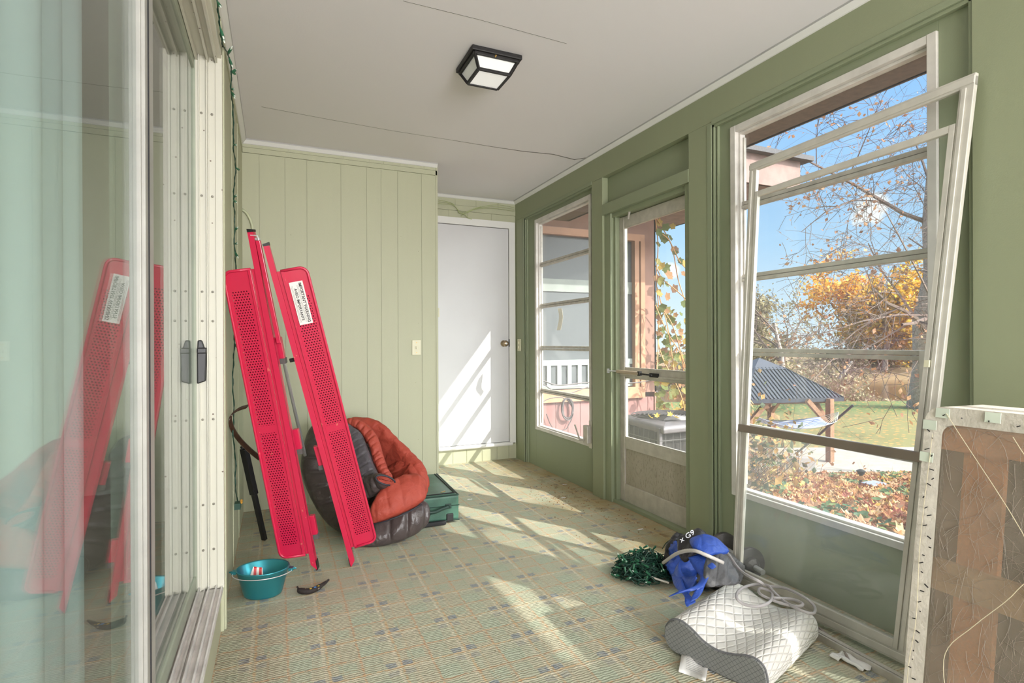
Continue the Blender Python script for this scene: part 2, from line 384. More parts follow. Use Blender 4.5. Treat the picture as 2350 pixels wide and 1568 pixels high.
# ---- left wall with the sliding door opening
YJ, ZS, ZT = 2.35, .18, 2.20
mb = MB()
mb.box((-.36, YJ+.004, 0), (XL, Y1, H)); mb.box((-.36, YR, ZT), (XL, YJ+.004, H)); mb.box((-.36, YR, 0), (XL, YJ+.004, ZS-.012)); mb.box((-.36, YR-.1, 0), (XL, -1.25, H))
for y in (2.60, 3.02, 3.46): mb.box((XL-.001, y, 0), (XL+.003, y+.012, 2.355))
mb.box((XL, YJ+.1, 2.355), (XL+.004, Y1, 2.39))
struct('wall_left', mb, G_WALL)
mb = MB().box((XL-.002, YJ+.006, 0), (XL+.012, YJ+.085, ZT+.085)).box((XL-.002, YR, ZT+.006), (XL+.012, YJ+.085, ZT+.085)).box((XL-.002, YJ+.02, 0), (XL+.019, YJ+.05, ZT+.05))
struct('trim_3', mb, G_WALL, bevel=.004)

d1 = empty('door_1', (-.26, 1.0, ZS), kind='structure')
mb = MB(); 
for (x0, x1, y) in ((-.272, -.232, YJ-.016), (-.236, -.232, YJ-.03), (-.228, -.206, YJ-.013), (-.206, XL+.014, YJ-.018), (-.262, -.258, YJ-.024)): mb.box((x0, y, ZS), (x1, YJ+.01, ZT))
mb.box((-.36, YJ-.012, ZS), (XL+.008, YJ+.004, ZT)); build('jamb', mb, JAMB, d1, bevel=.001)
mb = MB().box((-.36, -1.25, ZT-.014), (XL+.012, YJ, ZT+.006))
for x0 in (-.272, -.234, -.206): mb.box((x0, -1.25, ZT-.034), (x0+.008, YJ, ZT))
build('head', mb, JAMB, d1)
mb = MB().box((-.36, -1.25, ZS-.012), (XL+.010, YJ, ZS-.002))
for x0, hh in ((-.268, .014), (-.250, .006), (-.236, .016), (-.212, .012), (XL+.004, .008)): mb.box((x0, -1.25, ZS-.004), (x0+.005, YJ, ZS+hh))
build('sill_track', mb, TRACK, d1)
# fixed leaf (far) and sliding leaf (near)
fx_ = build('fixed_leaf', MB().box((-.302, 1.31, ZS+.01), (-.275, 1.43, ZT-.02)).box((-.302, 1.43, ZS+.01), (-.274, YJ-.03, ZS+.06)).box((-.302, 1.43, ZT-.07), (-.274, YJ-.03, ZT-.02)).box((-.302, 2.335, ZS), (-.272, YJ-.012, ZT-.02)).box((-.276, 1.36, ZS+.05), (-.270, 1.375, ZT-.05)), simple('dull_leaf_frame', (158, 164, 146), .5), d1)
build('pane', MB().box((-.284, 1.43, ZS+.055), (-.279, 2.336, ZT-.065)), GLASS_DOOR, fx_)
mb = MB()
for (x, y0, y1) in ((-.250, 1.180, 1.28), (-.220, 1.185, 1.207), (-.220, 1.217, 1.257)): mb.box((x if x < -.23 else -.248, y0, ZS+.012), (-.224 if x < -.23 else x+.002, y1, ZT-.016))
mb.box((-.248, -1.2, ZS+.012), (-.222, 1.18, ZS+.075)); mb.box((-.248, -1.2, ZT-.08), (-.222, 1.18, ZT-.016))
sl_ = build('sliding_leaf', mb, simple('sliding_leaf_frame', (158, 156, 150), .5, .1, var=.1, vs=12), d1, bevel=.002)
build('weather_strip', MB().box((-.2185, 1.210, ZS+.02), (-.217, 1.215, ZT-.03)), RUBBER, sl_)
build('pane', MB().box((-.236, -1.15, ZS+.06), (-.231, 1.19, ZT-.07)), GLASS_DOOR, sl_)
mb = MB()
mb.hexa([(-.268, YJ-.014, .955), (-.240, YJ-.014, .965), (-.236, YJ-.014, 1.085), (-.268, YJ-.014, 1.085)], (0, -.022, 0))
mb.hexa([(-.268, YJ-.014, 1.085), (-.242, YJ-.014, 1.085), (-.252, YJ-.014, 1.118), (-.266, YJ-.014, 1.118)], (0, -.016, 0))
mb.box((-.268, YJ-.014, 1.068), (-.236, YJ-.04, 1.090))
build('latch', mb, BLACKP, d1, bevel=.004)
for z in (1.97, 1.66, 1.30, .82, .50, .33, 1.19):
    for x in (-.252, -.217): build('screw', MB().lathe([(0, 0), (.0045, 0), (.004, .002), (0, .0025)], (x, YJ-.0165, z), 12, Matrix.Rotation(math.pi/2, 4, 'X').to_3x3(), close=False), simple('dull_screw', (128, 124, 112), .5, .4), d1)
# house room behind the sliding door
struct('wall_house', MB().box((-4.2, -3.0, 0), (-4.1, 5, 2.6)).box((-4.2, 4.2, 0), (-.4, 4.3, 2.6)).box((-4.2, -3.0, 0), (-.4, -2.9, 2.6)).box((-4.2, -3, 2.5), (-.4, 5, 2.6)), simple('house_room_wall', (150, 152, 138), .8, var=.05))
struct('trim_4', MB().box((-4.2, -3, -.02), (-.36, 5, .15)), simple('house_room_floor', (120, 110, 96), .8))
def curtain():
    x = NT('sheer_curtain'); x.t.nodes.remove(x.b)
    d = x.n('ShaderNodeBsdfDiffuse'); d.inputs[0].default_value = srgb(222, 236, 234); t = x.n('ShaderNodeBsdfTranslucent'); t.inputs[0].default_value = srgb(222, 236, 234)
    tr = x.n('ShaderNodeBsdfTransparent'); a = x.n('ShaderNodeMixShader'); a.inputs[0].default_value = .4; x.l(d.outputs[0], a.inputs[1]); x.l(t.outputs[0], a.inputs[2])
    b = x.n('ShaderNodeMixShader'); b.inputs[0].default_value = .15; x.l(a.outputs[0], b.inputs[1]); x.l(tr.outputs[0], b.inputs[2]); x.l(b.outputs[0], x.out.inputs[0]); return x.m
mb = MB().grid(lambda u, v: (-.42+.022*math.sin(u*95)+.01*math.sin(u*31), -.9+2.45*u, .2+1.98*v), 220, 4)
tag(build('curtain', mb, curtain(), smooth=True, solid=.002), 'pale sheer curtain hanging behind the sliding glass door', 'curtain')

# ---- right wall
mb = MB()
OUT = 2.235
mb.box((XR, YR, 2.252), (OUT, Y2+.2, H))                       # beam
for (y0, y1) in ((4.54, Y2+.2), (3.235, 3.375), (2.195, 2.37), (.735, 1.036), (YR, -.36)): mb.box((XR, y0, 0), (OUT, y1, 2.252))
struct('wall_right', mb, G_TRIM_SHADE, bevel=.002)
def win_bay(n, y0, y1, w0, w1, glassm, crank=True):
    R = XR+.028; zb, zt = .33, 2.185; PO = R+.05
    m = MB(); m.box((R, y0, 0), (PO, w0, 2.252)); m.box((R, w1, 0), (PO, y1, 2.252)); m.box((R, w0, 0), (PO, w1, zb)); m.box((R, w0, zt), (PO, w1, 2.252))
    m.box((XR-.004, y0, 2.236), (R+.01, y1, 2.262)); m.box((XR+.006, y0, 2.222), (R+.01, y1, 2.236))
    m.box((XR+.006, y0, 0), (R+.01, y0+.012, 2.24)); m.box((XR+.006, y1-.012, 0), (R+.01, y1, 2.24)); m.box((XR-.004, y1, 0), (XR+.02, y1+.03, 2.24))
    m.box((XR+.014, y1-.03, 0), (R+.01, y1-.02, 2.24)); 
    struct('wall_panel_%d' % n if False else 'trim_%d' % (10+n), m, G_PANEL_SHADE, bevel=.0015)
    e_ = empty('window_%d' % n, (R, (w0+w1)/2, zb), kind='structure')
    f = MB(); fw = .032
    f.box((R-.012, w0, zb), (PO-.002, w0+fw, zt)); f.box((R-.012, w1-fw, zb), (PO-.002, w1, zt)); f.box((R-.011, w0+fw, zt-fw), (PO-.003, w1-fw, zt-.0005)); f.box((R-.011, w0+fw, zb+.0005), (PO-.003, w1-fw, zb+fw*.9))
    f.box((R+.012, w0+fw, zb+.04), (PO-.004, w0+fw+.012, zt-fw-.012)); f.box((R+.012, w1-fw-.012, zb+.04), (PO-.004, w1-fw, zt-fw-.012)); f.box((R+.012, w0+fw, zt-fw-.012), (PO-.004, w1-fw, zt-fw)); f.box((R+.006, w0+fw, zb+fw*.9), (PO-.004, w1-fw, zb+fw*.9+.01))
    build('frame', f, FRAMEW, e_, bevel=.002)
    zz = [zb+.036, .672, 1.048, 1.417, 1.782, zt-fw-.01]
    for i in range(5):
        s = MB(); a, b = zz[i], zz[i+1]; x = R+.028; hw = .021
        y_0, y_1 = w0+fw+.010, w1-fw-.010
        if i: s.box((x-.006, y_0, a+.003), (x+.02, y_1, a+hw))
        if i < 4: s.box((x-.010, y_0, b-hw*.75), (x+.022, y_1, b))
        s.box((x, y_0, a+.022), (x+.016, y_0+.01, b-.018)); s.box((x, y_1-.01, a+.022), (x+.016, y_1, b-.018))
        sh = build('sash', s, ALU_D, e_, bevel=.0015)
        build('pane', MB().box((x+.006, y_0+.005, a), (x+.010, y_1-.005, b)), glassm, sh)
    return e_
w1_ = win_bay(1, 3.375, 4.54, 3.415, 4.355, GLASS_OLD)
w2_ = win_bay(2, 1.036, 2.195, 1.148, 2.086, GLASS)
win_bay(3, -.36, .735, -.26, .64, GLASS)
def crank(e_, y, z, s=1):
    R = XR+.028
    g = build('crank_box', MB().box((R-.05, y-.03, z-.075), (R-.012, y+.03, z+.055)), ALU_D, e_, bevel=.005)
    build('crank_handle', MB().tube([(R-.05, y+.01, z-.05), (R-.075, y+.03, z-.055), (R-.085, y+.07, z+.03), (R-.082, y+.09, z+.05)], [.008, .007, .006, .007], 8), ALU_D, g)
    build('bracket', MB().box((R-.016, y-.042, z-.11), (R-.011, y+.0, z+.09)), ALU_D, g)
crank(w1_, 3.445, .435)
build('operator_plate', MB().box((XR-.01, 1.165, .93), (XR+.02, 1.195, 1.07)), ALU_D, w2_, bevel=.003)

# storm door bay
DX = 2.168
mb = MB()
mb.box((XR+.045, 2.37, 2.055), (OUT, 3.235, 2.252)); mb.box((XR-.003, 2.37, 1.985), (OUT, 3.235, 2.058)); 
mb.box((XR+.016, 3.16, 0), (OUT, 3.235, 2.0)); mb.box((XR+.040, 3.135, 0), (OUT, 3.165, 2.0)); mb.box((XR+.016, 2.37, 0), (OUT, 2.42, 2.0)); mb.box((XR+.03, 2.37, 1.955), (OUT, 3.235, 1.99))
mb.box((XR+.03, 2.37, 0), (OUT, 3.2, .022)); struct('trim_5', mb, G_PANEL_SHADE, bevel=.002)
d2_ = empty('door_2', (DX, 2.78, 0), kind='structure')
DY0, DY1, DZ = 2.42, 3.135, 1.952
mb = MB()
mb.box((DX, DY0, .02), (DX+.03, DY0+.05, DZ)); mb.box((DX, DY1-.05, .02), (DX+.03, DY1, DZ)); mb.box((DX+.001, DY0+.05, DZ-.075), (DX+.029, DY1-.05, DZ-.001)); mb.box((DX+.001, DY0+.05, .862), (DX+.029, DY1-.05, .925)); mb.box((DX+.001, DY0+.05, .38), (DX+.029, DY1-.05, .455)); mb.box((DX+.001, DY0+.05, .021), (DX+.029, DY1-.05, .14))
mb.box((DX-.005, DY0+.002, .875), (DX+.001, DY1-.002, .888))
build('door_frame', mb, ALU, d2_, bevel=.003)
def kick():
    x = NT('dirty_kick_panel'); c = srgb(176, 170, 156)
    col = x.mix(x.noise(14, 5, x.map(1, 1, .3)), srgb(190, 182, 168), srgb(156, 148, 130))
    col = x.mix(x.m_('MULTIPLY', x.m_('GREATER_THAN', x.noise(90, 3, x.map(1, 1, .4)), .58), .35), col, srgb(112, 104, 86))
    return x.set(col, .5, .1)
build('kick_panel', MB().box((DX+.01, DY0+.04, .13), (DX+.02, DY1-.04, .39)), kick(), d2_)
build('upper_pane', MB().box((DX+.012, DY0+.045, .92), (DX+.016, DY1-.045, DZ-.07)), GLASS_OLD, d2_)
build('lower_pane', MB().box((DX+.012, DY0+.045, .45), (DX+.016, DY1-.045, .866)), GLASS_OLD, d2_)
mb = MB()
for y in (DY0+.05, DY1-.056): mb.box((DX+.004, y, .455), (DX+.02, y+.006, .862)); mb.box((DX+.004, y, .925), (DX+.02, y+.006, DZ-.075))
for z in (.455, .856, .925, DZ-.081): mb.box((DX+.004, DY0+.05, z), (DX+.02, DY1-.05, z+.006))
build('glazing_bead', mb, ALU_D, d2_)
cl = build('door_closer', MB().tube([(DX-.045, 3.10, .902), (DX-.045, 2.86, .900)], .012, 12), simple('tan_closer_tube', (186, 168, 146), .4, .4), d2_, smooth=False)
build('closer_rod', MB().tube([(XR+.01, 3.19, .903), (DX-.045, 3.10, .902)], .005, 8).box((XR+.008, 3.18, .888), (XR+.024, 3.2, .918)), STEEL, cl)
build('closer_bracket', MB().tube([(DX-.045, 2.86, .9), (DX-.04, 2.74, .895)], .005, 8).box((DX-.012, 2.72, .88), (DX, 2.80, .905)).box((DX-.055, 2.845, .885), (DX-.035, 2.865, .915)), BLACKM, cl)
build('chain_catch', MB().tube([(DX-.03, 2.92, 2.0), (DX-.035, 2.97, 1.955), (DX-.03, 2.99, 1.915)], .007, 8).box((DX-.04, 2.89, 1.985), (DX-.01, 2.92, 2.015)), ALU, d2_)

# back door (white)
d3 = empty('door_3', (1.7, Y2, .155), kind='structure')
build('casing', MB().box((XC+.02, Y2-.016, 2.175), (2.086, Y2+.02, 2.236)).box((2.026, Y2-.0155, .15), (2.086, Y2+.019, 2.1745)), WHITE, d3)
build('door_panel', MB().box((1.24, Y2-.004, .163), (2.022, Y2+.035, 2.171)), DOORW, d3, bevel=.003)
build('door_sill', MB().tube([(XC+.01, Y2-.018, .143), (2.05, Y2-.018, .143)], .016, 12).box((XC+.01, Y2-.016, .125), (2.05, Y2+.03, .16)), WHITE, d3)
kn = build('door_knob', MB().lathe([(0, -.004), (.030, -.004), (.028, .012), (.012, .016), (.011, .034), (.024, .042), (.029, .055), (.025, .068), (.010, .073), (0, .073)], (1.968, Y2-.004, 1.09), 24, Matrix.Rotation(math.pi/2, 4, 'X').to_3x3(), close=False), simple('worn_brass_knob', (172, 152, 128), .3, .8, var=.25, vs=40), d3, smooth=True)
build('keyhole', MB().lathe([(0, .073), (.009, .073), (.008, .076), (0, .076)], (1.968, Y2-.004, 1.09), 14, Matrix.Rotation(math.pi/2, 4, 'X').to_3x3(), close=False), STEEL, kn)
for z in (1.37,): build('hinge', MB().box((1.335, Y2-.012, z-.04), (1.345, Y2, z+.04)), CREAMP, d3)
build('strike_plate', MB().box((2.021, Y2-.018, 1.06), (2.027, Y2-.002, 1.13)), BLACKM, d3)

# rear end wall behind the camera with an opening added for the fill lamp
struct('wall_rear', MB().box((-.36, YR-.1, 0), (0, YR, H)).box((1.95, YR-.1, 0), (OUT, YR, H)).box((0, YR-.1, 0), (1.95, YR, .45)).box((0, YR-.1, 2.22), (1.95, YR, H)), G_WALL)

# ------------------------------------------------------------------ outside shell of the house
SALMON = simple('salmon_siding', (150, 112, 98), .7, var=.12, vs=7, bump=.2, bs=30)
PINK = simple('pink_boards', (150, 108, 104), .7, var=.1, vs=5)
BROWNT = simple('brown_trim', (150, 104, 84), .7, var=.15)
SOFF = simple('brown_soffit', (116, 96, 84), .8, var=.2, vs=30)
ROOF = simple('grey_shingle', (92, 90, 92), .9, var=.3, vs=60)
struct('trim_6', MB().box((OUT-.02, YR-.6, 2.30), (2.67, 4.74, 2.33)).box((2.65, YR-.6, 2.30), (2.68, 4.74, 2.48)), SOFF)
struct('trim_7', MB().box((-4.4, -3.2, 2.64), (2.3, 5.2, 2.76)).box((-.5, YR-.6, H+.05), (2.70, 5.2, 2.64)), ROOF)
mb = MB().box((OUT, YR-.1, -1.2), (OUT+.02, Y2+.2, .30)).box((OUT-.01, YR, -1), (OUT+.02, 1.10, .33)); struct('wall_foundation', MB().box((2.20, YR-.1, -1.2), (2.24, 5.3, -.001)), simple('grey_foundation', (150, 144, 138), .9))
# wing of the house that faces the porch
YW = 5.3
WX = 4.18
mb = MB(); mb.box((2.2, YW, 2.33), (WX, YW+.15, 3.1)); mb.box((3.98, YW, .50), (WX, YW+.15, 2.33)); mb.box((2.2, YW, .50), (2.34, YW+.15, 2.4)); mb.box((WX-.02, YW, -1.5), (WX, YW+2.5, 3.1))
struct('wall_wing', mb, SALMON)
mb = MB(); grooved_wall(mb, 2.2, WX-.03, YW+.01, -1.5, .44, [2.36+.155*i for i in range(12)], g=.008, back=YW+.15)
mb2 = mb; struct('wall_wing_boards', mb2, PINK) if False else struct('trim_8', mb2, PINK)
# large window of the wing
e4 = empty('window_4', (3.0, YW, .5), kind='structure')
build('window_frame', MB().box((2.30, YW-.03, .44), (4.0, YW+.03, .57)).box((2.30, YW-.03, .57), (2.40, YW+.03, 2.28)).box((3.86, YW-.03, .57), (3.92, YW+.03, 2.28)).box((2.3, YW-.03, 2.28), (4.0, YW+.03, 2.36)).box((3.94, YW-.035, .57), (4.0, YW+.02, 2.28)), simple('peach_window_trim', (184, 136, 106), .6, var=.1), e4)
build('pane', MB().box((2.40, YW+.05, .57), (3.86, YW+.06, 2.28)), NT('dark_wing_glass').set(srgb(96, 100, 102), .15, 0, Specular_IOR_Level=.25), e4)
build('reflection_band', MB().box((2.4, YW+.035, 1.66), (3.86, YW+.045, 1.80)), simple('pale_reflection', (140, 146, 140), .6), e4)  # pale bar standing for a reflection in the glass
mb = MB().box((2.40, YW+.028, .84), (3.86, YW+.046, .90)).box((2.40, YW+.028, .58), (3.86, YW+.046, .62))
for i in range(11): mb.box((2.47+i*.13, YW+.03, .6), (2.52+i*.13, YW+.045, .86))
build('reflected_rail', mb, simple('pale_reflected_rail', (168, 178, 172), .6), e4)  # railing reflected in the glass, built as solid pale bars
# wing roof and the house return behind it
struct('trim_9', MB().box((2.2, 4.2, 2.74), (5.24, 8, 2.80)).box((2.2, 4.18, 2.74), (5.24, 4.22, 3.05)).box((5.2, 4.2, 2.74), (5.24, 8, 3.05)), simple('brown_eave_boards', (138, 112, 104), .75, var=.2, vs=10))
struct('trim_16', MB().box((2.2, 4.1, 3.05), (5.36, 8, 3.10)), ROOF)

# ------------------------------------------------------------------ terrain
def gz(t, l=0):
    pts = [(-60, -.42), (3.9, -.42), (14.4, -2.45), (14.7, -2.72), (22, -2.72), (34, -2.72), (36.5, -3.1), (38, -3.9), (58, -3.9), (61, -2.9), (64, -2.2), (75, -1.5), (200, -1)]
    for (a, za), (b, zb_) in zip(pts, pts[1:]):
        if a <= t <= b: return za+(zb_-za)*(t-a)/(b-a)
    return pts[-1][1]
def ground_at(p):
    t = p[0]*math.sin(YAW)+p[1]*math.cos(YAW); return gz(t)
def zone_mask_mat():
    x = NT('yard_ground'); P = x.geo.outputs['Position']
    d = x.n('ShaderNodeVectorMath', operation='DOT_PRODUCT'); x.l(P, d.inputs[0]); d.inputs[1].default_value = (math.sin(YAW), math.cos(YAW), 0); t = d.outputs['Value']
    soil = x.mix(x.noise(12, 5), srgb(116, 84, 58), srgb(72, 66, 46))
    gr = x.mix(x.noise(.7, 4), srgb(120, 116, 66), srgb(142, 124, 82)); gr = x.mix(x.m_('MULTIPLY', x.noise(8, 4), .5), gr, srgb(100, 102, 54))
    far = x.m_('MULTIPLY', x.m_('SUBTRACT', t, 27.5), .4, clamp=True); gr = x.mix(x.m_('MULTIPLY', far, .8), gr, srgb(86, 106, 50))
    lf = x.n('ShaderNodeTexVoronoi', voronoi_dimensions='2D'); lf.inputs['Scale'].default_value = 2.6; x.l(P, lf.inputs['Vector'])
    gr = x.mix(x.m_('MULTIPLY', x.m_('LESS_THAN', lf.outputs['Distance'], .17), x.m_('GREATER_THAN', x.noise(1.5), .42)), gr, srgb(196, 134, 72))
    bank = x.mix(x.noise(3, 5), srgb(150, 116, 84), srgb(110, 96, 66))
    col = x.mix(x.m_('GREATER_THAN', t, 15.0), soil, gr); col = x.mix(x.m_('GREATER_THAN', x.m_('ADD', t, x.m_('MULTIPLY', x.noise(.8), 2)), 35.2), col, bank)
    x.bump(x.noise(20, 4), .6, .04); return x.set(col, .95)
ts = [-40, -10, 0, 2, 3.9, 5, 7, 9, 12, 14.4, 14.7, 17, 20, 25, 30, 34, 36.5, 38, 45, 58, 61, 64, 75, 120]
ls = [-60, -20, -5, 0, 3, 6, 10, 16, 25, 40, 80, 140]
mb = MB(); mb.grid(lambda u, v: ld(ls[round(u*(len(ls)-1))], ts[round(v*(len(ts)-1))], gz(ts[round(v*(len(ts)-1))])), len(ls)-1, len(ts)-1)
gd = struct('ground', mb, zone_mask_mat())
CONC = simple('patio_concrete', (172, 160, 148), .9, var=.15, vs=3, bump=.2, bs=20)
struct('patio', MB().hexa([ld(-4, 14.6, -2.68), ld(26, 14.6, -2.68), ld(26, 19.2, -2.68), ld(-4, 19.2, -2.68)], (0, 0, -.15)).hexa([ld(-4, 14.45, -2.42), ld(26, 14.45, -2.42), ld(26, 14.62, -2.52), ld(-4, 14.62, -2.52)], (0, 0, -.3)), CONC)
struct('walkway', MB().box((2.24, -1, -.6), (3.05, 2.2, -.34)).box((3.0, .3, -.6), (4.4, 2.05, -.42)), simple('grey_walkway', (118, 110, 102), .9, var=.25, vs=5, bump=.3, bs=30))
def water():
    x = NT('pond_water'); x.bump(x.noise(3, 3, x.map(1, 3, 1)), .15, .05); return x.set(x.mix(x.noise(.5), srgb(120, 84, 48), srgb(96, 70, 44)), .06)
struct('pond_water', MB().hexa([ld(-30, 36, -3.3), ld(100, 36, -3.3), ld(100, 62, -3.3), ld(-30, 62, -3.3)], (0, 0, -.02)), water())

# ------------------------------------------------------------------ fallen leaves
def leafmat(name, stops, rough=.7, sub=.25):
    x = NT(name); r = x.n('ShaderNodeValToRGB'); r.color_ramp.interpolation = 'CONSTANT'; x.l(x.geo.outputs['Random Per Island'], r.inputs[0]); e = r.color_ramp.elements
    while len(e) < len(stops): e.new(.5)
    for i, (q, c) in enumerate(zip(e, stops)): q.position = i/len(stops); q.color = srgb(*c)
    x.set(r.outputs[0], rough); 
    tl = x.n('ShaderNodeBsdfTranslucent'); x.l(r.outputs[0], tl.inputs[0]); ms = x.n('ShaderNodeMixShader'); ms.inputs[0].default_value = sub
    x.l(x.b.outputs[0], ms.inputs[1]); x.l(tl.outputs[0], ms.inputs[2]); x.l(ms.outputs[0], x.out.inputs[0]); return x.m
MAPLE = [(0, 1), (.35, .38), (.95, .30), (.5, -.1), (.62, -.6), (.12, -.5), (0, -1), (-.12, -.5), (-.62, -.6), (-.5, -.1), (-.95, .30), (-.35, .38)]
def leaf(mb, p, nrm, ang, s, curl=.3, shape=MAPLE):
    nrm = Vector(nrm).normalized(); a = nrm.orthogonal().normalized(); a = Matrix.Rotation(ang, 3, nrm) @ a; b = nrm.cross(a)
    vs_ = [Vector(p)+(a*x+b*y)*s+nrm*(s*curl*(x*x+.5*y*y-.3)) for x, y in shape]
    mb.add([Vector(p)-nrm*s*curl*.3]+vs_, [(0, i+1, (i+1) % len(vs_)+1) for i in range(len(vs_))])
rnd = random.Random(3)
mb = MB(); mg = MB()
HEXL = [(0, 1), (.6, .4), (.55, -.4), (0, -1), (-.55, -.4), (-.6, .4)]
for i in range(15000):
    t = 4.6+9.8*rnd.random()**.8; l = t*(.28+.75*rnd.random()); p = ld(l, t, 0)
    if p.x < 3.05 or (p.x < 4.4 and p.y < 2.05): continue
    p.z = gz(t)+.01+.07*rnd.random()**2
    n = Vector((rnd.gauss(0, .45), rnd.gauss(0, .45), 1))
    if noise.noise(p*1.1) > .18 and rnd.random() < .5: leaf(mg, p+Vector((0, 0, .03)), n, rnd.random()*6.3, .035+.03*rnd.random(), .3, HEXL)
    else: leaf(mb, p, n, rnd.random()*6.3, .045+.05*rnd.random(), .35+.3*rnd.random())
tag(build('fallen_leaves', mb, leafmat('dry_maple_leaves', [(190, 136, 86), (164, 98, 54), (206, 164, 116), (136, 76, 42), (180, 118, 66), (200, 162, 70), (130, 58, 38), (172, 128, 92), (212, 176, 136), (150, 86, 46)])), 'carpet of orange and brown fallen leaves on the slope outside the large window', 'leaves', kind='stuff')
tag(build('ground_ivy', mg, leafmat('ivy_green', [(74, 104, 70), (96, 122, 78), (58, 88, 66), (120, 134, 80)])), 'green ground ivy showing between the fallen leaves on the slope', 'ivy', kind='stuff')

# ------------------------------------------------------------------ trees
BARK = simple('grey_brown_bark', (176, 160, 150), .95, var=.35, vs=8, bump=.5, bs=14, bd=.06)
BARK2 = simple('thin_branch_bark', (112, 92, 84), .95, var=.2, vs=8)
def tree(name, label, cat, base, h, r, seed, lean=(0, 0), levels=4, nch=4, spread=.9, leafc=None, lsize=.16, nleaf=2, droop=0., gnarl=.18, rmin=.006, first=.3, group=None, maxtip=9000, ratio=.62, bark=None, rk=.5):
    R = random.Random(seed); trunk = MB(); br = MB(); tips = []
    def grow(p, d, L, rad, lv):
        n = 5 if lv < 2 else 3; pts = [p]; rs = [rad]; d = d.normalized()
        for i in range(n):
            d = (d+Vector((R.gauss(0, gnarl), R.gauss(0, gnarl), R.gauss(0, gnarl)+(.05 if lv < 2 else -droop)))).normalized()
            p = p+d*L/n; pts.append(p); rs.append(max(rad*(1-.62*(i+1)/n), rmin))
        (trunk if lv == 0 else br).tube(pts, rs, 9 if lv == 0 else (5 if lv == 1 else 3), cap=False)
        if lv >= levels-1:
            for q in pts[1:]: tips.append(q)
        if lv >= levels: return
        k = nch+(2 if lv == 0 else 0)
        for c in range(k):
            f = (first if lv == 0 else .25)+(1-(first if lv == 0 else .25))*(c+R.random())/k; i = min(int(f*n), n-1); q = pts[i].lerp(pts[i+1], f*n-i)
            dd = (pts[i+1]-pts[i]).normalized(); o = Matrix.Rotation(R.random()*6.28, 3, dd) @ dd.orthogonal().normalized()
            grow(q, dd*(1-spread*.55)+o*spread, L*ratio*(.7+.5*R.random()), max(rs[i]*(rk if lv == 0 else .55), rmin), lv+1)
    e_ = empty(name, base, label, cat, group)
    grow(Vector(base), Vector((lean[0], lean[1], 1)), h*.62, r, 0)
    build('trunk', trunk, bark or BARK, e_, smooth=True)
    if br.v: build('branches', br, bark or BARK2, e_)
    if leafc:
        f = MB()
        for q in tips[:maxtip]:
            for j in range(max(1, int(nleaf))):
                if nleaf < 1 and R.random() > nleaf: continue
                leaf(f, q+Vector((R.gauss(0, lsize*1.6), R.gauss(0, lsize*1.6), R.gauss(0, lsize*1.3))), (R.gauss(0, 1), R.gauss(0, 1), R.gauss(0, 1)+.3), R.random()*6, lsize*(.6+.7*R.random()), .2, [(0, 1), (.7, 0), (0, -1), (-.7, 0)])
        build('foliage', f, leafc, e_)
    return e_
def upos(u, t): 
    a = (u-1175)/F; return ld(a*t, t, gz(t))
ORANGE = leafmat('orange_leaves', [(232, 168, 70), (236, 188, 74), (222, 140, 62), (240, 200, 96), (214, 150, 60)], sub=.4)
YELLOW = leafmat('yellow_leaves', [(236, 190, 66), (226, 172, 54), (240, 206, 90), (206, 160, 60), (190, 160, 70)], sub=.4)
BROWNL = leafmat('brown_leaves', [(168, 118, 84), (148, 98, 70), (186, 138, 98)], sub=.3)
OLIVE = leafmat('olive_leaves', [(150, 138, 104), (134, 122, 92), (168, 152, 116)], sub=.3)
GREYL = leafmat('grey_brush_leaves', [(170, 146, 124), (150, 128, 108), (180, 160, 130), (150, 140, 100)], sub=.3)
PINE = leafmat('pine_needles', [(84, 112, 84), (70, 98, 76), (100, 124, 90)], sub=.1)
tree('bare_tree', 'tall bare branching tree left of the yellow tree, beyond the gazebo roof', 'tree', upos(1800, 46), 10.5, .3, 11, levels=4, nch=4, spread=.62, leafc=OLIVE, lsize=.13, nleaf=1, gnarl=.1, first=.25, rmin=.018, maxtip=900)
tree('gnarled_tree', 'dark gnarled bare tree close left of the yellow tree', 'tree', upos(1880, 43), 6.6, .26, 23, levels=4, nch=4, spread=.85, gnarl=.3, rmin=.016, first=.35)
tree('maple_tree', 'bright yellow autumn tree by the pond', 'tree', upos(2030, 63), 12.0, .34, 31, levels=4, nch=5, spread=.85, leafc=YELLOW, lsize=.24, nleaf=5, rmin=.02, first=.12)
tree('maple_tree', 'orange autumn tree rising behind and left of the yellow tree', 'tree', upos(1962, 68), 12.2, .3, 37, levels=4, nch=4, spread=.6, leafc=ORANGE, lsize=.22, nleaf=3, rmin=.02, first=.15)
tree('maple_tree', 'orange topped autumn tree between the yellow tree and the great trunk', 'tree', upos(2086, 66), 11.5, .3, 41, levels=4, nch=4, spread=.7, leafc=ORANGE, lsize=.22, nleaf=4, rmin=.02, first=.15)
tree('pine_tree', 'dark green pine whose top shows above the yellow tree', 'tree', upos(2035, 80), 14.2, .35, 43, levels=3, nch=7, spread=.95, leafc=PINE, lsize=.34, nleaf=5, gnarl=.08, rmin=.03, first=.55, ratio=.3)
tree('olive_tree', 'hazy olive tree at the left edge of the large window', 'tree', upos(1745, 52), 9.0, .3, 47, levels=4, nch=4, spread=.8, leafc=OLIVE, lsize=.2, nleaf=3, rmin=.02)
tree('great_tree', 'huge grey trunked tree at the edge of the lawn with hanging twigs', 'tree', ld(.758*30.5, 30.5, -2.75), 21, .88, 53, levels=5, nch=4, spread=.8, leafc=BROWNL, lsize=.11, nleaf=.35, droop=.06, gnarl=.16, rmin=.012, first=.28, rk=.22)
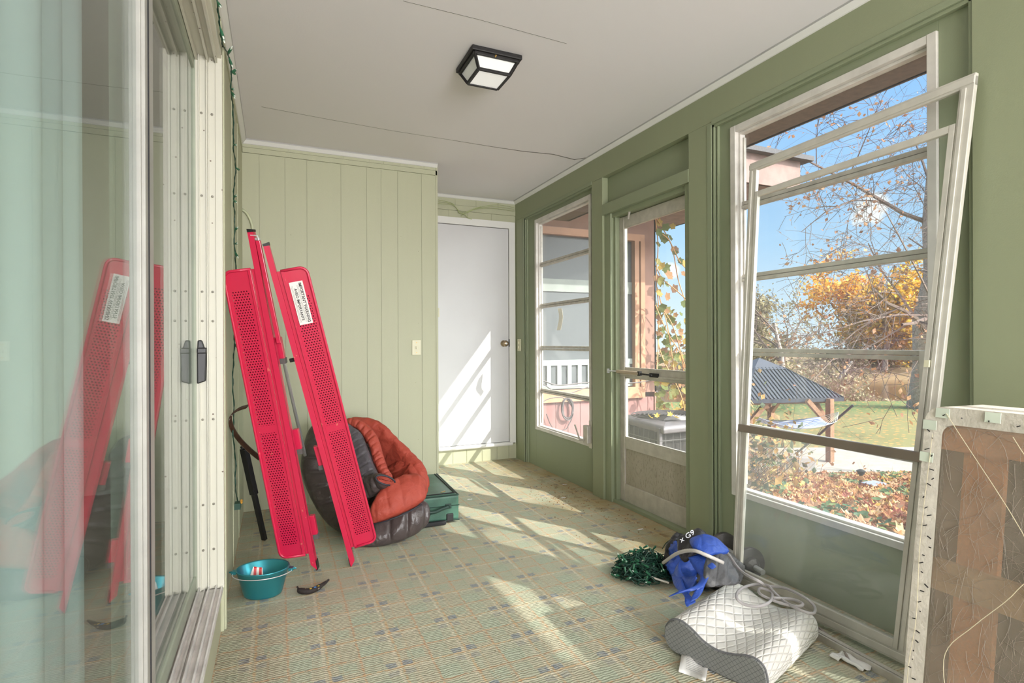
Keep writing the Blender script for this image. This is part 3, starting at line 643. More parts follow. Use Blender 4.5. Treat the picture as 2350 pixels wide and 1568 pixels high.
tree('overhanging_tree', 'leafless tree whose fine twigs hang in the sky above the yard', 'tree', ld(15.0, 13.5, gz(13)), 12.5, .15, 61, lean=(-.2, .1), levels=5, nch=4, spread=.8, leafc=BROWNL, lsize=.03, nleaf=.05, droop=.06, gnarl=.16, rmin=.003, first=.35, rk=.35)
tree('shade_tree', 'half bare tree standing out of view whose branches dapple the sunlight', 'tree', (9.4, -9.5, -.42), 12.5, .22, 67, levels=4, nch=5, spread=.85, leafc=BROWNL, lsize=.10, nleaf=.35, rmin=.010, first=.2)
# brush along the pond and behind
def brush(name, label, u, t, wd, hh, seed, mat, n=260, leaves=700, stem=None, ls_=.12, sr=.012, z=None, group=None, cat='bush'):
    R = random.Random(seed); c = upos(u, t) if z is None else Vector((*upos(u, t)[:2], z)); e_ = empty(name, c, label, cat, group); s = MB(); f = MB()
    for i in range(n):
        a = R.random()*6.28; q = R.random()**.6; b = c+Vector((math.cos(a)*wd*.45*q, math.sin(a)*wd*.3*q, -.1)); L = hh*(.5+.6*R.random())*(1-.35*q)
        d = Vector((math.cos(a)*.5*q+R.gauss(0, .3), math.sin(a)*.5*q+R.gauss(0, .3), 1)).normalized(); pts = [b]
        for k in range(4): d = (d+Vector((R.gauss(0, .22), R.gauss(0, .22), -.05))).normalized(); b = b+d*L/4; pts.append(b)
        s.tube(pts, [sr, sr*.8, sr*.6, sr*.45, sr*.3], 3, cap=False)
        if n < 40: build('stem', s, stem or BARK2, e_); s = MB()
        for k in range(max(1, leaves//n)):
            w_ = pts[1+R.randrange(4)]+Vector((R.gauss(0, .12*hh), R.gauss(0, .12*hh), R.gauss(0, .08*hh)))
            leaf(f, w_, (R.gauss(0, 1), R.gauss(0, 1), R.gauss(0, 1)), R.random()*6, ls_*(.5+R.random()), .2, [(0, 1), (.7, 0), (0, -1), (-.7, 0)])
    if s.v: build('stems', s, stem or BARK2, e_)
    build('leaves', f, mat, e_)
REDB = simple('reddish_twigs', (160, 118, 104), .9, var=.2); STRAW = simple('straw_stems', (190, 160, 110), .9, var=.2)
for i, (u, t, wd, hh, mt, lb) in enumerate([
    (1740, 56, 7, 4.2, GREYL, 'grey brush at the left edge of the large window'), (1810, 58, 7, 3.4, GREYL, 'grey brown brush below the tall bare tree'),
    (1880, 57, 7, 3.2, GREYL, 'grey brush under the gnarled bare tree'), (1945, 66, 7, 3.4, OLIVE, 'low olive brush at the foot of the orange tree'),
    (2010, 67, 8, 3.0, GREYL, 'brown brush on the far bank under the yellow tree'), (2090, 68, 8, 3.2, OLIVE, 'yellow green brush on the far bank beside the great trunk'), (2160, 66, 8, 5, GREYL, 'brown brush on the far bank behind the great trunk'),
    (1690, 60, 8, 6, GREYL, 'tall grey brush behind the window frame on the left'), (1600, 50, 8, 5, OLIVE, 'distant brush seen past the door glass')]):
    brush('brush', lb, u, t, wd, hh, 100+i, mt, n=280, leaves=1700, ls_=.2, sr=.03, stem=REDB, group=None)
for i, (u, t, wd, hh, mt, lb) in enumerate([
    (1790, 36, 5, 2.6, GREYL, 'tangled brown bank brush behind the gazebo roof'), (1850, 35.5, 5, 2.9, GREYL, 'tangled reddish brush behind the tip of the gazebo roof'), (1900, 36.5, 4.5, 2.4, OLIVE, 'green tinged brush on the near bank of the pond'),
    (1740, 35, 5, 3.0, GREYL, 'brown bank brush far left behind the gazebo roof'), (1950, 36.5, 3.5, 1.2, GREYL, 'low reddish twigs at the left end of the pond'), (2030, 36.6, 4, .45, GREYL, 'low dry weeds along the near edge of the pond')]):
    brush('bank_brush', lb, u, t, wd, hh, 200+i, mt, n=380, leaves=1500, ls_=.09, sr=.014, stem=REDB)
brush('dry_shrub', 'dry twiggy shrub with straw stems in front of the gazebo', 1765, 12.6, 1.9, 1.15, 301, BROWNL, n=150, leaves=160, ls_=.04, sr=.008, stem=STRAW)
brush('dry_shrub', 'tall sparse stems with a few brown leaves near the window on the left', 1765, 9.6, 1.7, 2.1, 302, leafmat('sparse_leaves', [(190, 140, 96), (176, 160, 84), (160, 110, 80)]), n=22, leaves=110, ls_=.05, sr=.007)
brush('dry_shrub', 'low weed stems growing from the leaf bed by the path light', 1985, 12.2, 1.8, .7, 303, BROWNL, n=16, leaves=40, ls_=.04, sr=.005, stem=STRAW)

# ------------------------------------------------------------------ gazebo, hammock and yard things
WOOD = simple('brown_wood', (150, 110, 84), .8, var=.25, vs=20)
gc = Vector((8.4, 18.5)); cr = Vector((2.0, -1.4)); cu = Vector((1.4, 2.0)); cs = [cr, cu, -cr, -cu]
e_ = empty('gazebo', ld(gc.x, gc.y, -2.7), 'wooden gazebo with a dark ribbed metal roof on the patio', 'gazebo')
def G(o, z, k=1): return ld(gc.x+o.x*k, gc.y+o.y*k, z)
def roofmat():
    x = NT('ribbed_metal_roof'); return x.set(x.mix(x.noise(3), srgb(86, 86, 94), srgb(72, 72, 82)), .55, .2)
RM = roofmat(); mb = MB(); rb = MB()
for i in range(4):
    a, b = cs[i], cs[(i+1) % 4]; A, B = G(a, -.70), G(b, -.70); Cc, D = G(b, .20, .30), G(a, .20, .30)
    mb.hexa([A, B, Cc, D], (0, 0, -.05))
    E_, F_ = G(a, .16, .36), G(b, .16, .36); top = G(Vector((0, 0)), .52); mb.hexa([E_, F_, top, top], (0, 0, -.04)) if False else mb.add([E_, F_, top], [(0, 1, 2)])
    for k in range(1, 26):
        f = k/26; p = A.lerp(B, f); side = min(f, 1-f)/.35
        q = D.lerp(Cc, (f-.35)/.3) if .35 < f < .65 else (A.lerp(D, side) if f <= .35 else B.lerp(Cc, side))
        rb.bar(p+Vector((0, 0, .02)), q+Vector((0, 0, .02)), .035, .035)
    rb.bar(A, D, .07, .06); rb.bar(A+Vector((0, 0, -.05)), B+Vector((0, 0, -.05)), .04, .12)
rf = build('roof', mb, RM, e_); build('roof_rib', rb, simple('dark_roof_ribs', (62, 64, 74), .5, .3), rf)
for c, ps in ((cr, (9.88, 16.95)), (cu, None), (-cr, None), (-cu, None)):
    b = ld(ps[0], ps[1], -2.7) if ps else G(c, -2.7, .86); t_ = Vector((b.x, b.y, -.72)); build('post', MB().bar(b, t_, .17, .17), WOOD, e_)
    for o in (cs[(cs.index(c)+1) % 4] if c in cs else cr, cs[(cs.index(c)-1) % 4] if c in cs else cr):
        dr = (G(o, 0)-G(c, 0)); dr.z = 0; dr.normalize(); build('brace', MB().bar(t_+Vector((0, 0, -.85)), t_+dr*.8+Vector((0, 0, -.02)), .13, .13), WOOD, e_)
for i in range(4): build('beam', MB().bar(G(cs[i], -.80, .86), G(cs[(i+1) % 4], -.80, .86), .1, .16), WOOD, e_)
e_ = empty('hammock', upos(1825, 16.8), 'white and blue striped hammock slung under the gazebo', 'hammock')
def hm_mat():
    x = NT('striped_hammock_cloth'); s = x.n('ShaderNodeSeparateXYZ'); x.l(x.tc.outputs['UV'], s.inputs[0]); f = x.m_('FRACT', x.m_('MULTIPLY', s.outputs[1], 11)); return x.set(x.mix(x.m_('GREATER_THAN', f, .55), srgb(228, 230, 240), srgb(150, 160, 206)), .8)
pa, pb = ld((1715-1175)/F*17.6, 17.6, -1.38), ld((1900-1175)/F*16.2, 16.2, -1.36); sd = Vector((-.45, -.85, 0)).normalized()
uvh = []; mb = MB()
def hf(u, v):
    uvh.append((u, v)); p = pa.lerp(pb, u); wd_ = .62*(math.sin(math.pi*(u*.8+.1)))**.5; q = p+ld(0, 1, 0)*(v-.5)*2*wd_*1.25; q.z += -.24*math.sin(math.pi*u)+.12*(2*v-1)**2; return q
mb.grid(hf, 24, 8); build('bed', mb, hm_mat(), e_, smooth=True, uvs=uvh, solid=.01)
mb = MB()
for k in range(9): mb.tube([hf(1, k/8), pb+Vector((.32, -.1, .32))], .008, 3)
build('cords', mb, simple('cream_rope', (214, 204, 176), .9), e_)
mb = MB().tube([dep(1868, 1008, 16.6), dep(1958, 930, 15.9)], .035, 6); mb.tube([dep(1868, 1008, 16.6), upos(1800, 16.8)+Vector((0, 0, .06)), dep(1700, 1000, 17.4)], .035, 6); build('stand', mb, simple('dark_metal_pole', (70, 66, 66), .5, .3), e_)
BLK = simple('grey_cinder_block', (150, 142, 138), .95, var=.15, bump=.3)
for k, (u, t, z, lb) in enumerate(((1845, 15.3, -2.68, 'grey concrete block standing on the patio edge, nearest the gazebo post'), (1812, 15.6, -2.68, 'grey concrete block on the patio behind the shrub, left of the other block'))):
    a = (u-1175)/F*t; tag(build('concrete_block', MB().hexa([ld(a-.24, t-.12, z), ld(a+.24, t-.12, z), ld(a+.24, t+.12, z), ld(a-.24, t+.12, z)], (0, 0, .5)), BLK, bevel=.01), lb, 'block')
p = upos(2003, 9.6); tag(build('concrete_paver', MB().box((p.x-.2, p.y-.13, p.z-.05), (p.x+.16, p.y+.1, p.z+.12)), simple('blue_grey_paver', (142, 144, 156), .9), bevel=.01), 'small blue grey paver half buried among the fallen leaves', 'paver')
p = upos(1972, 9.8); e_ = empty('path_light', p, 'small dark path light on a stake among the fallen leaves', 'garden light')
build('stake', MB().tube([p+Vector((0, 0, -.05)), p+Vector((.03, 0, .25))], [.012, .03], 8), BLACKM, e_); build('lamp_head', MB().lathe([(0, .25), (.05, .25), (.07, .30), (.075, .31), (.02, .34), (0, .34)], p+Vector((.03, 0, 0)), 14, close=False), BLACKM, e_)
p = at(2068, 1222, 'X', 2.9); tag(build('pipe_elbow', MB().tube(spl([(2.75, 1.42, -.33), (2.75, 1.42, -.02), (2.72, 1.36, .02), (2.6, 1.28, .02)], 5), .022, 10), simple('grey_pipe', (190, 190, 192), .4, .4), smooth=True), 'short grey pipe elbow rising from the walkway below the large window', 'pipe')

# air conditioner outside the storm door
AX0, AX1, AY0, AY1, AZ0, AZ1 = 2.76, 3.52, 3.46, 4.12, -.38, .42
e_ = empty('air_conditioner', ((AX0+AX1)/2, (AY0+AY1)/2, -.42), 'grey outdoor air conditioner with a wire grille and leaves on top', 'air conditioner')
ACM = simple('ac_grey_metal', (112, 107, 108), .5, .2, var=.12, vs=20)
build('base_pad', MB().box((AX0-.08, AY0-.08, -.46), (AX1+.08, AY1+.08, AZ0)), CONC, e_)
def fins():
    x = NT('dark_condenser_fins'); return x.set(x.mix(x.noise(30, 5), srgb(32, 31, 31), srgb(70, 66, 62)), .6, .3)
build('coil', MB().box((AX0+.03, AY0+.03, AZ0), (AX1-.03, AY1-.03, AZ1-.04)), fins(), e_)
mb = MB()
for (a, b) in (((AX0, AY0), (AX0+.03, AY0+.03)), ((AX1-.05, AY0), (AX1, AY0+.03)), ((AX0, AY1-.03), (AX0+.03, AY1)), ((AX1-.03, AY1-.03), (AX1, AY1))): mb.box((a[0], a[1], AZ0), (b[0], b[1], AZ1))
mb.box((AX0-.01, AY0-.01, AZ0), (AX1+.01, AY1+.01, AZ0+.06)); build('corner_post', mb, ACM, e_, bevel=.004)
mb = MB()
for k in range(10): x = AX0+.06+k*.071; mb.tube([(x, AY0, AZ0), (x, AY0, AZ1-.03)], .0028, 4)
for k in range(9): y = AY0+.06+k*.068; mb.tube([(AX0, y, AZ0), (AX0, y, AZ1-.03)], .0028, 4)
for k in range(5): z = AZ0+.12+k*.145; mb.tube([(AX0, AY0, z), (AX1, AY0, z)], .004, 4); mb.tube([(AX0, AY0, z), (AX0, AY1, z)], .004, 4)
build('wire_grille', mb, simple('pale_wire', (100, 98, 96), .5, .3), e_)
mb = MB(); cx, cy = (AX0+AX1)/2, (AY0+AY1)/2
mb.lathe([(.30, AZ1-.04), (.44, AZ1-.04), (.445, AZ1), (.42, AZ1+.02), (.30, AZ1+.035)], (cx, cy, 0), 4, Matrix.Rotation(math.pi/4, 3, 'Z'), sx=1.2, sy=1.06, close=False)
build('top_cover', mb, ACM, e_, bevel=.01)
mb = MB()
for k in range(9):
    r_ = .05+.035*k; mb.tube([(cx+r_*1.05*math.cos(a*.3927), cy+r_*.93*math.sin(a*.3927), AZ1+.045) for a in range(17)], .005, 4, cap=False)
for k in range(8): mb.tube([(cx, cy, AZ1+.045), (cx+.36*math.cos(k*.785), cy+.31*math.sin(k*.785), AZ1+.035)], .005, 4)
build('fan_guard', mb, simple('dark_guard', (92, 88, 88), .5, .4), e_)
build('fan_well', MB().lathe([(0, AZ1+.0), (.33, AZ1+.0), (.33, AZ1+.02), (0, AZ1+.02)], (cx, cy, 0), 24, close=False), BLACKM, e_)
rnd = random.Random(5); lm = leafmat('single_brown_leaf', [(186, 112, 70), (216, 150, 80), (206, 176, 84), (160, 90, 60)])
for k, (u, v, lb) in enumerate(((1508, 958, 'dark orange leaf curled up at the front of the air conditioner lid'), (1493, 961, 'small yellow leaf left of the curled leaf on the air conditioner'), (1553, 962, 'reddish brown leaf at the right end of the air conditioner lid'), (1538, 955, 'yellow leaf at the back of the air conditioner lid'))):
    p = at(u, v, 'Z', .475); m2 = MB(); leaf(m2, p+Vector((0, 0, .015)), (rnd.gauss(0, .5), rnd.gauss(0, .5), 1), rnd.random()*6, .032, .5); tag(build('fallen_leaf', m2, lm), lb, 'leaf', 'leaves on the air conditioner')

# vine at the corner of the wing
e_ = empty('climbing_vine', (4.2, YW-.1, -1), 'climbing vine with yellow green leaves trailing from the corner of the house wing', 'vine')
rnd = random.Random(9); st = MB(); lf = MB()
def vp(u, v, y=5.05): return at(u, v, 'Y', y)
runs = [[(1500, 470), (1510, 560), (1506, 640), (1512, 720), (1508, 850)], [(1506, 500), (1530, 540), (1545, 570), (1560, 600), (1578, 620)], [(1510, 530), (1540, 560), (1556, 640), (1572, 690)], [(1505, 610), (1520, 640), (1550, 665), (1578, 690)],
        [(1508, 660), (1518, 700), (1530, 740), (1540, 800), (1548, 860)], [(1512, 700), (1540, 740), (1560, 800), (1570, 860)], [(1506, 760), (1520, 820), (1560, 900), (1575, 960)], [(1504, 700), (1530, 760), (1565, 820), (1590, 900)]]
for rn in runs:
    pts = spl([vp(u, v, 5.05+rnd.uniform(-.12, .1)) for u, v in rn], 5); build('stem', MB().tube(pts, .006, 4), simple('tan_vine_stem', (190, 140, 92), .9, var=.2), e_)
Lp = [(1513, 512), (1527, 522), (1543, 520), (1512, 533), (1518, 540), (1510, 560), (1524, 548), (1538, 545), (1545, 574), (1552, 572), (1550, 580), (1562, 600), (1571, 606), (1518, 612), (1528, 616), (1508, 640), (1516, 645), (1522, 655), (1537, 632), (1530, 652), (1548, 664), (1571, 698), (1576, 712), (1512, 672), (1532, 682), (1510, 600), (1507, 700), (1520, 706), (1570, 628), (1512, 716), (1529, 712), (1540, 735), (1512, 728)]
GRAPE = [(0, 1), (.3, .62), (.8, .5), (.68, .05), (.62, -.5), (.15, -.55), (0, -.75), (-.15, -.55), (-.62, -.5), (-.68, .05), (-.8, .5), (-.3, .62)]
for u, v in Lp: leaf(lf, vp(u, v, 5.0+rnd.uniform(-.1, .1)), (rnd.gauss(0, .35), -1, rnd.gauss(0, .35)), rnd.random()*6, .045+.03*rnd.random(), .25, GRAPE)
for k in range(260):
    u = 1506+rnd.random()*90; v = 700+(rnd.random()**.8)*270+(u-1506)*.3; leaf(lf, vp(u, v, 5.2+rnd.uniform(-.3, .5)), (rnd.gauss(0, .6), -1, rnd.gauss(0, .6)), rnd.random()*6, .03+.035*rnd.random(), .3, GRAPE)
build('leaves', lf, leafmat('vine_leaves', [(128, 124, 64), (104, 112, 56), (154, 112, 72), (172, 146, 70), (126, 90, 64), (100, 112, 54)], sub=.4), e_)
brush('hedge', 'dark twiggy hedge behind the vine, beyond the air conditioner', 1640, 8.4, 1.2, 2.0, 401, leafmat('hedge_leaves', [(96, 104, 66), (150, 120, 80), (70, 80, 56), (190, 150, 90)]), n=300, leaves=1800, ls_=.05, sr=.007)

tag(build('peeling_tape', MB().grid(lambda a, b: at(1280+3*math.sin(b*4)+9*a, 708+50*b, 'X', XR+.10+.004*math.sin(b*6+a*3)), 3, 10), simple('old_cream_tape', (214, 204, 184), .7), solid=.0015), 'strip of old cream tape hanging loose inside the third pane of the small window', 'tape')
# cables on the wing boards
mb = MB(); cb = [at(u, v, 'Y', YW-.03) for u, v in ((1242, 925), (1260, 915), (1290, 912), (1310, 925))]
def loops(c, r, n):
    p = []
    for k in range(n*14): a = k/14*6.283; p.append(Vector(c)+Vector((r*(.8+.12*math.sin(k*.31))*math.cos(a), -.004*k/14, r*1.35*(1+.1*math.sin(k*.21))*math.sin(a))))
    return p
cc = at(1302, 938, 'Y', YW-.03)
mb.tube(spl(cb+[cc+Vector((0, 0, .12))]+loops(cc, .085, 5)+[at(1300, 985, 'Y', YW-.03), at(1270, 985, 'Y', YW-.03), at(1254, 950, 'Y', YW-.03)], 2), .006, 5)
mb.tube(spl([at(u, v, 'Y', YW-.03) for u, v in ((1238, 870), (1280, 884), (1350, 878), (1440, 880), (1504, 872))], 5), .008, 5); mb.tube(spl([at(u, v, 'Y', YW-.03) for u, v in ((1238, 876), (1290, 905), (1350, 888))], 5), .006, 5)
tag(build('outdoor_cable', mb, simple('grey_cable', (92, 86, 86), .6)), 'coil of grey cable hung on the pink boards outside the small window', 'cable')

# ------------------------------------------------------------------ ceiling light
lx0, lx1, ly0, ly1 = .812, 1.058, 2.300, 2.545; lc = Vector(((lx0+lx1)/2, (ly0+ly1)/2, H))
e_ = empty('ceiling_light', lc, 'square black framed ceiling light with frosted glass panes', 'ceiling light')
build('mounting_plate', MB().box((lx0, ly0, H-.022), (lx1, ly1, H)), BLACKM, e_, bevel=.004)
zt_, zb_, ht, hb = H-.024, H-.082, .108, .0775; fm = MB()
for sx, sy in ((1, 1), (1, -1), (-1, -1), (-1, 1)):
    fm.bar(lc+Vector((sx*ht, sy*ht, zt_-H)), lc+Vector((sx*hb, sy*hb, zb_-H)), .013, .013)
for hh, z in ((ht, zt_-.004), (hb, zb_)):
    q = [lc+Vector((sx*hh, sy*hh, z-H)) for sx, sy in ((1, 1), (1, -1), (-1, -1), (-1, 1))]
    for k in range(4): fm.bar(q[k], q[(k+1) % 4], .013, .013)
fr_ = build('lamp_frame', fm, BLACKM, e_, bevel=.002)
def frost():
    x = NT('frosted_lamp_glass'); x.set(srgb(228, 228, 224), .4); x.b.inputs['Emission Color'].default_value = (1, .98, .95, 1); x.b.inputs['Emission Strength'].default_value = .1; return x.m
FG = frost()
for (ax, s) in (('x', 1), ('x', -1), ('y', 1), ('y', -1)):
    def q(h_, z, k): return lc+(Vector((s*h_, k*h_, z-H)) if ax == 'x' else Vector((k*h_, s*h_, z-H)))
    build('pane', MB().hexa([q(ht-.004, zt_, -1), q(ht-.004, zt_, 1), q(hb-.004, zb_, 1), q(hb-.004, zb_, -1)], (-.003*s, 0, 0) if ax == 'x' else (0, -.003*s, 0)), FG, fr_)
FB = FG.copy(); FB.name = 'lit_lamp_glass'; FB.node_tree.nodes['Principled BSDF'].inputs['Emission Strength'].default_value = .4
build('bottom_pane', MB().box((lc.x-hb, lc.y-hb, zb_-.001), (lc.x+hb, lc.y+hb, zb_+.003)), FB, fr_)
build('finial_screw', MB().tube([lc+Vector((-.01, -.112, -.03)), lc+Vector((-.01, -.124, -.03))], .004, 8), BRASS, e_)

# ------------------------------------------------------------------ wall plates and wires
def plate(name, label, o, ux, w_, h_, nrm, toggles):
    o = Vector(o); ux = Vector(ux); n = Vector(nrm); e2 = empty(name, o, label, 'switch')
    def bx(cx, cz, w2, h2, d0, d1): a = o+ux*(cx-w2/2)+Vector((0, 0, cz-h2/2)); return MB().hexa([a+n*d0, a+ux*w2+n*d0, a+ux*w2+Vector((0, 0, h2))+n*d0, a+Vector((0, 0, h2))+n*d0], n*(d1-d0))
    build('cover_plate', bx(0, 0, w_, h_, 0, .005), CREAMP, e2, bevel=.002)
    for z in toggles: build('toggle', bx(0, z, .010, .022, .004, .014), CREAMP, e2, bevel=.002)
    for z in (h_*.26+.008, -h_*.26-.008): build('screw', bx(0, z, .006, .006, .004, .0065), BRASS, e2)
plate('light_switch', 'ivory light switch on the green board wall left of the white door', (.952, Y1, 1.066), (1, 0, 0), .066, .110, (0, -1, 0), [0])
plate('light_switch', 'narrow ivory switch on the window wall post right of the white door', (XR, 4.655, 1.075), (0, -1, 0), .07, .112, (-1, 0, 0), [.022, -.022])
mb = MB()
for seed_ in range(3):
    pts = [(1006, 458+3*seed_), (1040, 468), (1060, 492-4*seed_), (1100, 476), (1140, 470+3*seed_), (1180, 476+3*seed_)]
    mb.tube(spl([at(u, v+1.5*seed_, 'Y', Y2-.012-.004*seed_) for u, v in pts], 5), .0024, 5)
mb.tube(spl([at(u, v, 'Y', Y2-.03) for u, v in ((1052, 487), (1068, 493), (1074, 500), (1083, 503))], 4), .0035, 5)
mb.tube(spl([at(u, v, 'Y', Y2-.02) for u, v in ((1058, 496), (1080, 482), (1104, 474))], 4), .003, 5)
tag(build('bell_wire', mb, simple('painted_green_wire', (176, 184, 138), .6)), 'thin green painted wires sagging across the wall above the white door', 'wire')
mb = MB().tube(spl([at(556, 481, 'Y', Y1-.012), at(568, 492, 'Y', Y1-.02), at(578, 515, 'Y', Y1-.02), at(583, 550, 'Y', Y1-.02), at(590, 600, 'Y', Y1-.02), at(598, 720, 'Y', Y1-.02)], 5), .008, 8)
tag(build('wall_conduit', mb, simple('pale_conduit', (196, 200, 170), .4), smooth=True), 'pale curved cable coming out of the corner above the red panels', 'cable')

# string of lights down the left wall
GW = simple('green_light_wire', (26, 66, 52), .5); GB = simple('green_bulb_socket', (46, 104, 74), .45); BU = simple('clear_mini_bulb', (226, 234, 226), .1)
path = [(497, -30), (499, 10), (503, 45), (507, 80), (512, 105), (520, 118), (526, 135), (531, 165), (530, 205), (534, 240), (536, 290), (536, 340), (541, 385), (538, 420), (536, 460), (539, 500), (538, 560), (541, 610), (540, 660), (537, 720), (538, 780), (536, 830), (534, 880), (537, 940), (535, 1000), (541, 1060), (540, 1110), (546, 1160)]
e_ = empty('string_lights', (XL+.01, 3.6, 1.0), 'green wired mini string lights hanging down beside the sliding door', 'string lights')
wp = []
for u, v in path:
    y_ = at(u, v, 'X', XL+.016)
    if v < 125: y_ = at(u, v, 'X', XL+.02+.0*v)
    wp.append(y_)
wsp = spl(wp, 6); m1 = MB()
m1.tube([p+Vector((0, .0015*math.sin(i*2.2), .0)) for i, p in enumerate(wsp)], .0022, 5); m1.tube([p+Vector((.003*math.sin(i*1.3), .004*math.cos(i*1.3), 0)) for i, p in enumerate(wsp)], .0018, 5)
build('cord', m1, GW, e_)
bl = [(492, 28, -1), (505, 72, 1), (506, 95, -1), (522, 112, 1), (524, 118, 1), (535, 138, 1), (540, 143, 1), (528, 162, -1), (540, 161, 1), (528, 205, -1), (530, 250, -1), (530, 290, -1), (533, 338, -1), (546, 386, 1), (534, 430, -1), (534, 468, -1), (539, 520, 1), (532, 560, -1), (540, 606, 1), (534, 696, -1), (546, 826, 1), (533, 760, -1)]
for i, (u, v, s) in enumerate(bl):
    p = at(u, v, 'X', XL+.02); near = min(wsp, key=lambda q: (q-p).length); d = (p-near); d = d.normalized() if d.length > .002 else Vector((0, -1, .1)).normalized(); d = (d+Vector((.4, 0, rnd.uniform(-.3, .3)))).normalized()
    b = build('bulb_socket', MB().tube([near, near+d*.014, near+d*.030], [.0025, .0048, .0052], 8), GB, e_)
    build('bulb', MB().tube([near+d*.029, near+d*.038, near+d*.042], [.0028, .0028, .001], 6), BU, b)
p = at(545, 1160, 'X', XL+.03)
plg = build('plug', MB().box(p+Vector((-.012, -.02, -.016)), p+Vector((.014, .03, .012))), GW, e_); build('fuse', MB().tube([p+Vector((.016, 0, .01)), p+Vector((.016, .02, .016))], .006, 6), simple('amber_fuse', (220, 160, 60), .3), plg)

# ------------------------------------------------------------------ red perforated folding panels
def redmat(holes):
    x = NT('red_painted_steel' + ('_perforated' if holes else ''))
    c = x.mix(x.noise(3.2, 3), srgb(206, 24, 74), srgb(204, 48, 76))
    c = x.mix(x.m_('MULTIPLY', x.m_('GREATER_THAN', x.noise(38, 5), .70), .45), c, srgb(226, 150, 120))
    x.set(c, .28, 0); x.b.inputs['Coat Weight'].default_value = .25
    if holes:
        s = x.n('ShaderNodeSeparateXYZ'); x.l(x.tc.outputs['UV'], s.inputs[0]); U, V = s.outputs[0], s.outputs[1]
        pu, pv = .0114, .0114
        row = x.m_('FLOOR', x.m_('DIVIDE', V, pv)); od = x.m_('MULTIPLY', x.m_('FRACT', x.m_('MULTIPLY', row, .5)), 1.0)
        du = x.m_('SUBTRACT', x.m_('FRACT', x.m_('ADD', x.m_('DIVIDE', U, pu), od)), .5); dv = x.m_('SUBTRACT', x.m_('FRACT', x.m_('DIVIDE', V, pv)), .5)
        rr = x.m_('ADD', x.m_('MULTIPLY', du, du), x.m_('MULTIPLY', dv, dv)); h = x.m_('LESS_THAN', rr, .075)
        inU = x.band(U, .053, .036); a = x.band(V, .95, .305); b = x.band(V, .335, .275)
        h = x.m_('MULTIPLY', h, x.m_('MULTIPLY', inU, x.m_('MAXIMUM', a, b)))
        tr = x.n('ShaderNodeBsdfTransparent'); ms = x.n('ShaderNodeMixShader'); x.l(h, ms.inputs[0]); x.l(x.b.outputs[0], ms.inputs[1]); x.l(tr.outputs[0], ms.inputs[2]); x.l(ms.outputs[0], x.out.inputs[0])
    return x.m
RED = redmat(False); REDH = redmat(True)
O_ = Vector((0, 0, EYE))
def sc_(p, s): return O_+(Vector(p)-O_)*s
